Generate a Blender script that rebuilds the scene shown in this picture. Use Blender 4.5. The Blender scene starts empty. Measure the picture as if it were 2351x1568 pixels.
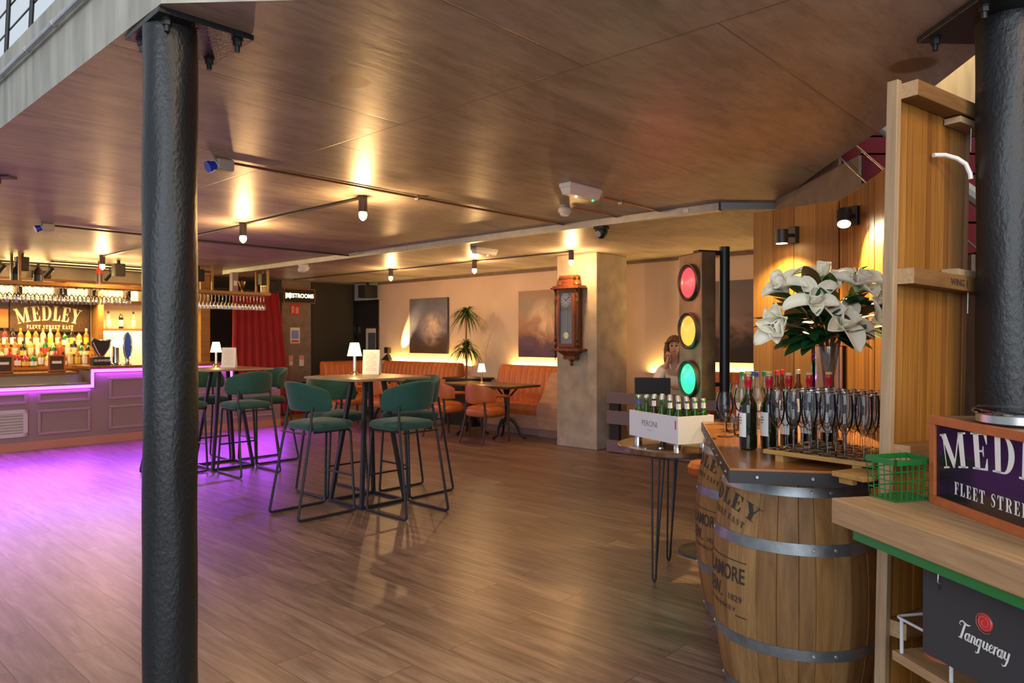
import bpy, bmesh, math, random
from mathutils import Vector, Matrix
random.seed(7)
PI = math.pi
C = bpy.context.scene.collection
SC = bpy.context.scene

# ------------------------------------------------------------------ camera, world, exposure
F_PX, HZ, CX, CAM_H, CEIL = 1649.0, 776.0, 1175.5, 1.5, 2.65
cam_d = bpy.data.cameras.new('camera')
cam = bpy.data.objects.new('camera', cam_d); C.objects.link(cam)
cam.location = (0, 0, CAM_H); cam.rotation_euler = (PI/2, 0, 0)
cam_d.sensor_fit = 'HORIZONTAL'; cam_d.sensor_width = 36.0; cam_d.lens = F_PX*36/2351
cam_d.shift_y = -(784-HZ)/2351
cam_d.clip_start = 0.05; cam_d.clip_end = 200
cam_d.dof.use_dof = True; cam_d.dof.focus_distance = 2.8; cam_d.dof.aperture_fstop = 6.3
SC.camera = cam
SC.view_settings.view_transform = 'Standard'; SC.view_settings.look = 'None'
SC.view_settings.exposure = 0.40; SC.view_settings.gamma = 1.0
try: SC.view_settings.use_curve_mapping = False
except Exception: pass
SC.cycles.caustics_reflective = False; SC.cycles.caustics_refractive = False
SC.cycles.sample_clamp_indirect = 4.0; SC.cycles.transparent_max_bounces = 64

world = bpy.data.worlds.new('world'); SC.world = world; world.use_nodes = True
wn = world.node_tree.nodes['Background']
wn.inputs['Color'].default_value = (0.80, 0.90, 1.0, 1); wn.inputs['Strength'].default_value = 0.60

def light(name, kind, loc, power, color, rot=(0, 0, 0), size=0.1, size_y=None, spot=None, blend=0.3, aim=None, spread=None):
    d = bpy.data.lights.new(name, kind); d.energy = power; d.color = color
    if kind == 'AREA':
        d.size = size
        if size_y: d.shape = 'RECTANGLE'; d.size_y = size_y
        if spread: d.spread = math.radians(spread)
    else: d.shadow_soft_size = size
    if spot: d.spot_size = math.radians(spot); d.spot_blend = blend
    o = bpy.data.objects.new(name, d); C.objects.link(o); o.location = loc
    if aim is not None: o.rotation_euler = (Vector(aim)-Vector(loc)).to_track_quat('-Z', 'Y').to_euler()
    else: o.rotation_euler = rot
    return o
# daylight from the glazed street front behind the photographer
light('daylight_front', 'AREA', (-2.5, -6.5, 3.4), 440, (0.84, 0.91, 1.0), size=8, size_y=4.5, aim=(-1.0, 3, 1.2))

light('daylight_side_fill', 'AREA', (3.2, -5.5, 2.0), 120, (0.84, 0.91, 1.0), size=2.2, size_y=3.6, aim=(1.2, 3, 1.1))  # added tall daylight panel, out of view, to put reflections in the glasses
# added warm fill for the right foreground, unseen above and behind the camera
light('warm_foreground_fill', 'AREA', (2.6, -1.2, 4.6), 90, (1.0, 0.68, 0.36), size=1.6, size_y=1.6, aim=(1.2, 3.2, 0.8))

# ------------------------------------------------------------------ room frame: u runs away-right (along the bar), w runs near-right (along the painting wall)
UX, UY, WX, WY = 0.6766, 0.7364, 0.7364, -0.6766
TH = math.atan2(WY, WX)                         # turns local x to w and local y to u
def UW(u, w, z=0.0): return Vector((u*UX + w*WX, u*UY + w*WY, z))

# ------------------------------------------------------------------ materials
MATS = {}
def nm(name):
    m = bpy.data.materials.new(name); m.use_nodes = True; MATS[name] = m
    return m, m.node_tree.nodes, m.node_tree.links, m.node_tree.nodes['Principled BSDF']
def col(c): return (c[0], c[1], c[2], 1.0)
def mat(name, c, rough=0.5, metal=0.0, spec=0.5, bump=0.0, bscale=40, var=0.0, vscale=6, coat=0.0, sheen=0.0, stretch=(1, 1, 1)):
    m, N, L, B = nm(name)
    B.inputs['Base Color'].default_value = col(c); B.inputs['Roughness'].default_value = rough
    B.inputs['Metallic'].default_value = metal; B.inputs['Specular IOR Level'].default_value = spec
    B.inputs['Coat Weight'].default_value = coat; B.inputs['Sheen Weight'].default_value = sheen
    if bump or var:
        tc = N.new('ShaderNodeTexCoord'); mp = N.new('ShaderNodeMapping'); mp.inputs['Scale'].default_value = stretch
        L.new(tc.outputs['Object'], mp.inputs['Vector'])
    if var:
        n = N.new('ShaderNodeTexNoise'); n.inputs['Scale'].default_value = vscale; n.inputs['Detail'].default_value = 6
        L.new(mp.outputs['Vector'], n.inputs['Vector'])
        r = N.new('ShaderNodeValToRGB'); L.new(n.outputs['Fac'], r.inputs['Fac'])
        r.color_ramp.elements[0].position = 0.3; r.color_ramp.elements[1].position = 0.7
        r.color_ramp.elements[0].color = col([x*(1-var) for x in c]); r.color_ramp.elements[1].color = col([min(1, x*(1+var)) for x in c])
        L.new(r.outputs['Color'], B.inputs['Base Color'])
    if bump:
        n = N.new('ShaderNodeTexNoise'); n.inputs['Scale'].default_value = bscale; n.inputs['Detail'].default_value = 4
        L.new(mp.outputs['Vector'], n.inputs['Vector'])
        b = N.new('ShaderNodeBump'); b.inputs['Strength'].default_value = bump; b.inputs['Distance'].default_value = 0.01
        L.new(n.outputs['Fac'], b.inputs['Height']); L.new(b.outputs['Normal'], B.inputs['Normal'])
    return m
def wood(name, c1, c2, rough=0.45, scale=(1, 1, 14), planks=None, axis=None, nscale=3.0, spec=0.4, coat=0.0):
    """grain stretched along the axis of the smallest scale; planks = (direction vector index, width) draws dark joints"""
    m, N, L, B = nm(name)
    B.inputs['Roughness'].default_value = rough; B.inputs['Specular IOR Level'].default_value = spec; B.inputs['Coat Weight'].default_value = coat
    tc = N.new('ShaderNodeTexCoord'); mp = N.new('ShaderNodeMapping'); mp.inputs['Scale'].default_value = scale
    L.new(tc.outputs['Object'], mp.inputs['Vector'])
    n = N.new('ShaderNodeTexNoise'); n.inputs['Scale'].default_value = nscale; n.inputs['Detail'].default_value = 8; n.inputs['Roughness'].default_value = 0.65
    n.inputs['Distortion'].default_value = 0.6
    L.new(mp.outputs['Vector'], n.inputs['Vector'])
    r = N.new('ShaderNodeValToRGB'); L.new(n.outputs['Fac'], r.inputs['Fac'])
    r.color_ramp.elements[0].position = 0.32; r.color_ramp.elements[1].position = 0.68
    r.color_ramp.elements[0].color = col(c1); r.color_ramp.elements[1].color = col(c2)
    L.new(r.outputs['Color'], B.inputs['Base Color'])
    b = N.new('ShaderNodeBump'); b.inputs['Strength'].default_value = 0.15; b.inputs['Distance'].default_value = 0.004
    L.new(n.outputs['Fac'], b.inputs['Height']); L.new(b.outputs['Normal'], B.inputs['Normal'])
    return m
def emit(name, c, s):
    m, N, L, B = nm(name)
    B.inputs['Base Color'].default_value = col(c); B.inputs['Emission Color'].default_value = col(c); B.inputs['Emission Strength'].default_value = s
    return m
def glass(name, c, rough=0.02, ior=1.45, trans=1.0):
    m, N, L, B = nm(name)
    B.inputs['Base Color'].default_value = col(c); B.inputs['Roughness'].default_value = rough
    B.inputs['Transmission Weight'].default_value = trans; B.inputs['IOR'].default_value = ior
    return m
def thin_glass(name, tint=(0.96, 0.97, 0.97), k=1.0, base=0.04):
    m, N, L, B = nm(name); N.remove(B)
    t = N.new('ShaderNodeBsdfTransparent'); t.inputs['Color'].default_value = col(tint)
    g = N.new('ShaderNodeBsdfGlossy'); g.inputs['Roughness'].default_value = 0.03
    f = N.new('ShaderNodeLayerWeight'); f.inputs['Blend'].default_value = 0.23*k
    a = N.new('ShaderNodeMath'); a.operation = 'ADD'; a.use_clamp = True; a.inputs[1].default_value = base
    L.new(f.outputs['Fresnel'], a.inputs[0])
    x = N.new('ShaderNodeMixShader'); L.new(a.outputs[0], x.inputs['Fac']); L.new(t.outputs[0], x.inputs[1]); L.new(g.outputs[0], x.inputs[2])
    L.new(x.outputs[0], N['Material Output'].inputs['Surface'])
    return m

def mat_floor():
    m, N, L, B = nm('floor_planks')
    tc = N.new('ShaderNodeTexCoord'); mp = N.new('ShaderNodeMapping'); mp.inputs['Rotation'].default_value = (0, 0, -TH)
    L.new(tc.outputs['Object'], mp.inputs['Vector'])
    br = N.new('ShaderNodeTexBrick'); br.offset = 0.37; br.offset_frequency = 2
    for k, v in (('Scale', 1.0), ('Mortar Size', 0.0022), ('Mortar Smooth', 0.1), ('Bias', 0.0), ('Brick Width', 1.28), ('Row Height', 0.212)): br.inputs[k].default_value = v
    br.inputs['Color1'].default_value = (0, 0, 0, 1); br.inputs['Color2'].default_value = (1, 1, 1, 1); br.inputs['Mortar'].default_value = (0.5, 0.5, 0.5, 1)
    L.new(mp.outputs['Vector'], br.inputs['Vector'])
    m2 = N.new('ShaderNodeMapping'); m2.inputs['Scale'].default_value = (1.1, 11, 1); L.new(mp.outputs['Vector'], m2.inputs['Vector'])
    # shift the grain per plank
    off = N.new('ShaderNodeVectorMath'); off.operation = 'ADD'; L.new(m2.outputs['Vector'], off.inputs[0])
    sc = N.new('ShaderNodeVectorMath'); sc.operation = 'SCALE'; sc.inputs['Scale'].default_value = 7.0; L.new(br.outputs['Color'], sc.inputs[0]); L.new(sc.outputs[0], off.inputs[1])
    n = N.new('ShaderNodeTexNoise'); n.inputs['Scale'].default_value = 1.6; n.inputs['Detail'].default_value = 9; n.inputs['Roughness'].default_value = 0.62; n.inputs['Distortion'].default_value = 0.9
    L.new(off.outputs[0], n.inputs['Vector'])
    r = N.new('ShaderNodeValToRGB'); L.new(n.outputs['Fac'], r.inputs['Fac'])
    e = r.color_ramp.elements; e[0].position = 0.30; e[0].color = (0.085, 0.055, 0.043, 1); e[1].position = 0.72; e[1].color = (0.275, 0.192, 0.152, 1)
    k = e.new(0.5); k.color = (0.172, 0.112, 0.088, 1)
    hv = N.new('ShaderNodeHueSaturation'); L.new(r.outputs['Color'], hv.inputs['Color'])
    mr = N.new('ShaderNodeMapRange'); mr.inputs['To Min'].default_value = 0.82; mr.inputs['To Max'].default_value = 1.18; L.new(br.outputs['Color'], mr.inputs['Value']); L.new(mr.outputs[0], hv.inputs['Value'])
    mx = N.new('ShaderNodeMix'); mx.data_type = 'RGBA'; mx.inputs['B'].default_value = (0.05, 0.03, 0.022, 1)
    L.new(br.outputs['Fac'], mx.inputs['Factor']); L.new(hv.outputs['Color'], mx.inputs['A'])
    L.new(mx.outputs['Result'], B.inputs['Base Color'])
    B.inputs['Roughness'].default_value = 0.36; B.inputs['Specular IOR Level'].default_value = 0.5
    b = N.new('ShaderNodeBump'); b.inputs['Strength'].default_value = 0.12; b.inputs['Distance'].default_value = 0.004
    L.new(n.outputs['Fac'], b.inputs['Height']); L.new(b.outputs['Normal'], B.inputs['Normal'])
    return m
def mat_ceiling():
    m, N, L, B = nm('ceiling_concrete')
    tc = N.new('ShaderNodeTexCoord'); mp = N.new('ShaderNodeMapping'); mp.inputs['Rotation'].default_value = (0, 0, -TH)
    L.new(tc.outputs['Object'], mp.inputs['Vector'])
    br = N.new('ShaderNodeTexBrick'); br.offset = 0.5
    for k, v in (('Scale', 1.0), ('Mortar Size', 0.006), ('Mortar Smooth', 0.6), ('Brick Width', 1.22), ('Row Height', 2.44)): br.inputs[k].default_value = v
    br.inputs['Color1'].default_value = (0.25, 0.25, 0.25, 1); br.inputs['Color2'].default_value = (0.75, 0.75, 0.75, 1)
    L.new(mp.outputs['Vector'], br.inputs['Vector'])
    ms = N.new('ShaderNodeMapping'); ms.inputs['Scale'].default_value = (2.0, 0.9, 1); L.new(mp.outputs['Vector'], ms.inputs['Vector'])
    n1 = N.new('ShaderNodeTexNoise'); n1.inputs['Scale'].default_value = 0.9; n1.inputs['Detail'].default_value = 10; n1.inputs['Roughness'].default_value = 0.68; n1.inputs['Distortion'].default_value = 0.8; L.new(ms.outputs['Vector'], n1.inputs['Vector'])
    ms2 = N.new('ShaderNodeMapping'); ms2.inputs['Scale'].default_value = (11, 1.8, 1); L.new(mp.outputs['Vector'], ms2.inputs['Vector'])
    n2 = N.new('ShaderNodeTexNoise'); n2.inputs['Scale'].default_value = 1.5; n2.inputs['Detail'].default_value = 8; n2.inputs['Roughness'].default_value = 0.7; L.new(ms2.outputs['Vector'], n2.inputs['Vector'])
    r = N.new('ShaderNodeValToRGB'); L.new(n1.outputs['Fac'], r.inputs['Fac'])
    e = r.color_ramp.elements; e[0].position = 0.33; e[0].color = (0.245, 0.212, 0.192, 1); e[1].position = 0.70; e[1].color = (0.52, 0.455, 0.41, 1)
    r2 = N.new('ShaderNodeValToRGB'); L.new(n2.outputs['Fac'], r2.inputs['Fac'])
    e = r2.color_ramp.elements; e[0].position = 0.30; e[0].color = (0.45, 0.45, 0.45, 1); e[1].position = 0.55; e[1].color = (1, 1, 1, 1)
    mu = N.new('ShaderNodeMix'); mu.data_type = 'RGBA'; mu.blend_type = 'MULTIPLY'; mu.inputs['Factor'].default_value = 0.6
    L.new(r.outputs['Color'], mu.inputs['A']); L.new(r2.outputs['Color'], mu.inputs['B'])
    mx = N.new('ShaderNodeMix'); mx.data_type = 'RGBA'; mx.inputs['B'].default_value = (0.10, 0.075, 0.062, 1)
    fm = N.new('ShaderNodeMath'); fm.operation = 'MULTIPLY'; fm.inputs[1].default_value = 0.6; L.new(br.outputs['Fac'], fm.inputs[0])
    L.new(fm.outputs[0], mx.inputs['Factor']); L.new(mu.outputs['Result'], mx.inputs['A']); last = mx.outputs['Result']
    for (sx, sy, sr, c) in ((1.69, 3.03, 0.10, (0.13, 0.075, 0.03)), (-0.73, 3.22, 0.10, (0.26, 0.14, 0.06))):      # old damp stains with their own outline
        dd = N.new('ShaderNodeVectorMath'); dd.operation = 'DISTANCE'; dd.inputs[1].default_value = (sx, sy, CEIL); L.new(tc.outputs['Object'], dd.inputs[0])
        k = N.new('ShaderNodeMapRange'); k.inputs['From Min'].default_value = sr*0.8; k.inputs['From Max'].default_value = sr; k.inputs['To Min'].default_value = 0.8; k.inputs['To Max'].default_value = 0.0; L.new(dd.outputs['Value'], k.inputs['Value'])
        q = N.new('ShaderNodeMix'); q.data_type = 'RGBA'; q.inputs['B'].default_value = col(c); L.new(k.outputs[0], q.inputs['Factor']); L.new(last, q.inputs['A']); last = q.outputs['Result']
    L.new(last, B.inputs['Base Color'])
    B.inputs['Roughness'].default_value = 0.40; B.inputs['Specular IOR Level'].default_value = 0.32
    b = N.new('ShaderNodeBump'); b.inputs['Strength'].default_value = 0.35; b.inputs['Distance'].default_value = 0.012
    L.new(n2.outputs['Fac'], b.inputs['Height'])
    b2 = N.new('ShaderNodeBump'); b2.inputs['Strength'].default_value = 0.3; b2.inputs['Distance'].default_value = 0.02; b2.invert = True
    L.new(br.outputs['Fac'], b2.inputs['Height']); L.new(b.outputs['Normal'], b2.inputs['Normal']); L.new(b2.outputs['Normal'], B.inputs['Normal'])
    return m
def mat_painting(name, stops, spot, spot_c, seed):
    """abstract cloudscape: a vertical colour run broken by noise with one pale glow"""
    m, N, L, B = nm(name)
    tc = N.new('ShaderNodeTexCoord'); sp = N.new('ShaderNodeSeparateXYZ'); L.new(tc.outputs['Generated'], sp.inputs[0])
    n = N.new('ShaderNodeTexNoise'); n.inputs['Scale'].default_value = 3.2; n.inputs['Detail'].default_value = 6; n.inputs['Distortion'].default_value = 1.2
    mp = N.new('ShaderNodeMapping'); mp.inputs['Location'].default_value = (seed, seed*0.7, 0); L.new(tc.outputs['Generated'], mp.inputs['Vector']); L.new(mp.outputs[0], n.inputs['Vector'])
    a = N.new('ShaderNodeMath'); a.operation = 'MULTIPLY_ADD'; a.inputs[1].default_value = 0.55; L.new(n.outputs['Fac'], a.inputs[0]); L.new(sp.outputs['Z'], a.inputs[2])
    s = N.new('ShaderNodeMath'); s.operation = 'SUBTRACT'; s.inputs[1].default_value = 0.27; L.new(a.outputs[0], s.inputs[0])
    r = N.new('ShaderNodeValToRGB'); L.new(s.outputs[0], r.inputs['Fac'])
    e = r.color_ramp.elements; e[0].position, e[0].color = stops[0][0], col(stops[0][1]); e[1].position, e[1].color = stops[-1][0], col(stops[-1][1])
    for p, c in stops[1:-1]: k = e.new(p); k.color = col(c)
    d = N.new('ShaderNodeVectorMath'); d.operation = 'DISTANCE'; d.inputs[1].default_value = (spot[0], 0.5, spot[1])
    cm = N.new('ShaderNodeCombineXYZ'); cm.inputs[1].default_value = 0.5; L.new(sp.outputs['X'], cm.inputs[0]); L.new(sp.outputs['Z'], cm.inputs[2]); L.new(cm.outputs[0], d.inputs[0])
    mr = N.new('ShaderNodeMapRange'); mr.inputs['From Min'].default_value = 0.0; mr.inputs['From Max'].default_value = 0.36; mr.inputs['To Min'].default_value = 1.9; mr.inputs['To Max'].default_value = 0.0
    L.new(d.outputs['Value'], mr.inputs['Value'])
    mm = N.new('ShaderNodeMath'); mm.operation = 'MULTIPLY'; mm.use_clamp = True; L.new(mr.outputs[0], mm.inputs[0]); nr = N.new('ShaderNodeMapRange'); nr.inputs['From Min'].default_value = 0.36; nr.inputs['From Max'].default_value = 0.68; nr.inputs['To Max'].default_value = 0.75; L.new(n.outputs['Fac'], nr.inputs['Value']); L.new(nr.outputs[0], mm.inputs[1])
    mx = N.new('ShaderNodeMix'); mx.data_type = 'RGBA'; mx.inputs['B'].default_value = col(spot_c); L.new(mm.outputs[0], mx.inputs['Factor']); L.new(r.outputs['Color'], mx.inputs['A'])
    L.new(mx.outputs['Result'], B.inputs['Base Color']); B.inputs['Roughness'].default_value = 0.6
    return m

mat_floor(); mat_ceiling()
mat('plaster', (0.72, 0.56, 0.44), 0.85, bump=0.05, bscale=60, var=0.06, vscale=2)
mat('concrete', (0.42, 0.36, 0.29), 0.8, bump=0.25, bscale=50, var=0.2, vscale=5)
mat('concrete_grey', (0.36, 0.34, 0.29), 0.8, bump=0.2, bscale=40, var=0.25, vscale=3, stretch=(3, 3, 0.6))
mat('concrete_brown', (0.22, 0.16, 0.12), 0.8, bump=0.15, var=0.2)
mat('white_wall', (0.62, 0.62, 0.64), 0.8)
mat('cream_tile', (0.75, 0.66, 0.46), 0.35)
mat('black_paint', (0.010, 0.011, 0.013), 0.38, spec=0.42, bump=0.3, bscale=85, stretch=(1, 1, 0.6))
mat('black_metal', (0.012, 0.012, 0.013), 0.45)
mat('black_panel', (0.018, 0.016, 0.015), 0.7)
mat('galvanised', (0.45, 0.46, 0.47), 0.4, metal=0.85, var=0.12, vscale=12)
mat('chrome', (0.75, 0.75, 0.76), 0.12, metal=1.0)
mat('steel_brushed', (0.45, 0.45, 0.44), 0.3, metal=1.0)
mat('brass', (0.75, 0.52, 0.2), 0.2, metal=1.0)
mat('copper_pipe', (0.38, 0.17, 0.10), 0.35, metal=0.8)
mat('dark_pipe', (0.05, 0.035, 0.028), 0.4)
mat('blue_plastic', (0.01, 0.035, 0.50), 0.35)
mat('beige_plastic', (0.42, 0.36, 0.30), 0.5)
mat('white_plastic', (0.75, 0.74, 0.72), 0.4)
mat('grey_plastic', (0.35, 0.35, 0.36), 0.5)
mat('green_velvet', (0.007, 0.058, 0.040), 0.8, sheen=0.2, bump=0.15, bscale=250, var=0.15, vscale=9)
mat('orange_leather', (0.50, 0.13, 0.03), 0.38, bump=0.1, bscale=120, var=0.12, vscale=5)
mat('red_curtain', (0.40, 0.005, 0.008), 0.85, sheen=0.4)
mat('red_carpet', (0.11, 0.006, 0.014), 0.95)
mat('bar_mauve', (0.27, 0.175, 0.155), 0.5)
mat('bar_frame', (0.33, 0.21, 0.19), 0.4)
mat('kick_plinth', (0.50, 0.20, 0.13), 0.5)
mat('louvre', (0.55, 0.47, 0.42), 0.5)
wood('counter_wood', (0.22, 0.075, 0.018), (0.36, 0.135, 0.035), 0.25, (1, 12, 1), coat=0.3)
wood('table_wood', (0.26, 0.17, 0.09), (0.38, 0.26, 0.14), 0.35, (1, 10, 1))
wood('barrel_oak', (0.170, 0.075, 0.020), (0.32, 0.160, 0.046), 0.6, (9, 9, 0.8))
wood('slat_wood', (0.215, 0.080, 0.012), (0.35, 0.15, 0.027), 0.42, (14, 14, 0.5))
wood('slat_wood_pale', (0.27, 0.115, 0.021), (0.40, 0.19, 0.042), 0.42, (14, 14, 0.5))
wood('slat_wood_dark', (0.14, 0.050, 0.007), (0.25, 0.098, 0.016), 0.42, (14, 14, 0.5))
wood('edge_pine', (0.29, 0.185, 0.10), (0.42, 0.29, 0.17), 0.6, (10, 10, 0.6))
wood('batten_wood', (0.15, 0.068, 0.020), (0.26, 0.13, 0.042), 0.6, (1, 10, 10))
wood('end_grain', (0.36, 0.21, 0.10), (0.50, 0.32, 0.17), 0.7, (30, 30, 30))
wood('slab_oak', (0.31, 0.175, 0.080), (0.46, 0.285, 0.145), 0.5, (1.0, 16, 16))
wood('tray_wood', (0.30, 0.15, 0.04), (0.46, 0.26, 0.08), 0.45, (1.5, 10, 10))
wood('dark_wood', (0.045, 0.022, 0.012), (0.10, 0.048, 0.022), 0.35, (1, 10, 10))
wood('clock_wood', (0.09, 0.022, 0.009), (0.24, 0.07, 0.022), 0.3, (9, 9, 1))
wood('shelf_wood', (0.28, 0.12, 0.025), (0.42, 0.20, 0.05), 0.4, (10, 1, 10))
wood('round_wood', (0.06, 0.028, 0.014), (0.16, 0.075, 0.033), 0.2, (2, 9, 1), coat=0.5)
wood('light_box_wood', (0.12, 0.07, 0.04), (0.18, 0.11, 0.065), 0.4, (8, 1, 8))
wood('wing_ply', (0.40, 0.22, 0.15), (0.52, 0.31, 0.22), 0.6, (1, 1, 5))
mat('rust_frame', (0.42, 0.105, 0.025), 0.5, bump=0.1, bscale=90, var=0.15, vscale=20)
mat('dark_face', (0.012, 0.006, 0.012), 0.12)
mat('letter_white', (0.78, 0.78, 0.76), 0.5)
mat('letter_cream', (0.80, 0.68, 0.40), 0.5)
mat('stencil_black', (0.025, 0.02, 0.016), 0.7)
mat('charcoal_board', (0.035, 0.034, 0.038), 0.7, bump=0.1, bscale=200)
mat('wax_red', (0.55, 0.03, 0.035), 0.4)
mat('wax_line', (0.75, 0.20, 0.17), 0.4)
mat('green_enamel', (0.012, 0.16, 0.03), 0.4)
mat('white_wire', (0.62, 0.66, 0.70), 0.4)
mat('box_white', (0.66, 0.65, 0.69), 0.5)
mat('ink_grey', (0.16, 0.17, 0.19), 0.5)
mat('ink_red', (0.55, 0.05, 0.04), 0.5)
mat('paper', (0.80, 0.74, 0.62), 0.7)
mat('paper_blue', (0.22, 0.30, 0.62), 0.7)
mat('sign_red', (0.55, 0.03, 0.02), 0.5)
mat('sign_pink', (0.72, 0.32, 0.24), 0.6)
mat('sign_green', (0.0, 0.25, 0.11), 0.5)
mat('cork', (0.62, 0.38, 0.16), 0.8, bump=0.3, bscale=200)
mat('capsule_red', (0.42, 0.008, 0.022), 0.35)
mat('label_paper', (0.74, 0.72, 0.68), 0.6)
mat('label_blue', (0.03, 0.10, 0.42), 0.5)
mat('cap_metal', (0.55, 0.52, 0.46), 0.35, metal=0.7)
mat('cap_green', (0.02, 0.20, 0.10), 0.4)
mat('cap_blue', (0.03, 0.05, 0.28), 0.4)
mat('ochre_wall', (0.52, 0.33, 0.12), 0.8)
mat('petal', (0.92, 0.87, 0.70), 0.55, spec=0.3)
MATS['petal'].node_tree.nodes['Principled BSDF'].inputs['Subsurface Weight'].default_value = 0.0
mat('leaf_green', (0.018, 0.085, 0.022), 0.38, var=0.3, vscale=12)
mat('leaf_bright', (0.05, 0.20, 0.02), 0.4)
mat('leaf_back', (0.13, 0.075, 0.02), 0.6)
mat('twig', (0.16, 0.09, 0.045), 0.7)
mat('palm_leaf', (0.035, 0.075, 0.012), 0.5)
mat('skin', (0.62, 0.36, 0.26), 0.5)
mat('hair', (0.14, 0.055, 0.022), 0.5, var=0.4, vscale=30, stretch=(3, 3, 0.6))
mat('lip', (0.42, 0.11, 0.10), 0.4)
mat('eye_dark', (0.03, 0.02, 0.015), 0.3)
mat('blouse', (0.88, 0.84, 0.80), 0.8)
mat('trouser', (0.03, 0.03, 0.04), 0.8)
mat('slat_grey', (0.17, 0.13, 0.145), 0.55)
mat('signal_case', (0.17, 0.12, 0.075), 0.4, metal=0.5, var=0.45, vscale=5, bump=0.1)
mat('dial_white', (0.78, 0.76, 0.70), 0.4)
mat('ext_red', (0.45, 0.01, 0.012), 0.3)
mat('hoop_steel', (0.23, 0.25, 0.26), 0.42, metal=0.75, var=0.25, vscale=14, bump=0.08)
mat('stone', (0.10, 0.10, 0.11), 0.8)
mat('upholstery_dark', (0.05, 0.05, 0.06), 0.6)
thin_glass('clear_glass', (0.990, 0.993, 0.993), 1.0, 0.02)
thin_glass('pane_glass', (0.97, 0.97, 0.97), 0.7, 0.02)
thin_glass('rack_glass', (0.97, 0.96, 0.93), 1.6, 0.14)
glass('vase_glass', (0.93, 0.95, 0.95), 0.02, 1.45)
glass('wine_glass_green', (0.045, 0.055, 0.006), 0.02, 1.5, 0.85)
glass('beer_green', (0.10, 0.42, 0.06), 0.03, 1.4, 0.9)
glass('beer_brown', (0.22, 0.07, 0.01), 0.03, 1.4, 0.9)
emit('bulb_glow', (1.0, 0.62, 0.25), 22.0)
emit('shade_glow', (1.0, 0.80, 0.45), 2.3)
emit('purple_led', (0.45, 0.06, 1.0), 6.5)
emit('warm_led', (1.0, 0.62, 0.16), 7.0)
emit('white_led', (1.0, 0.88, 0.55), 4.0)
emit('shelf_glow', (1.0, 0.74, 0.28), 2.2)
emit('spot_glow', (1.0, 0.82, 0.5), 30.0)
emit('green_dot', (0.02, 1.0, 0.2), 6.0)
emit('lit_letters', (1.0, 0.90, 0.55), 2.4)
emit('tap_disc', (0.92, 0.93, 1.0), 0.9)

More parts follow.
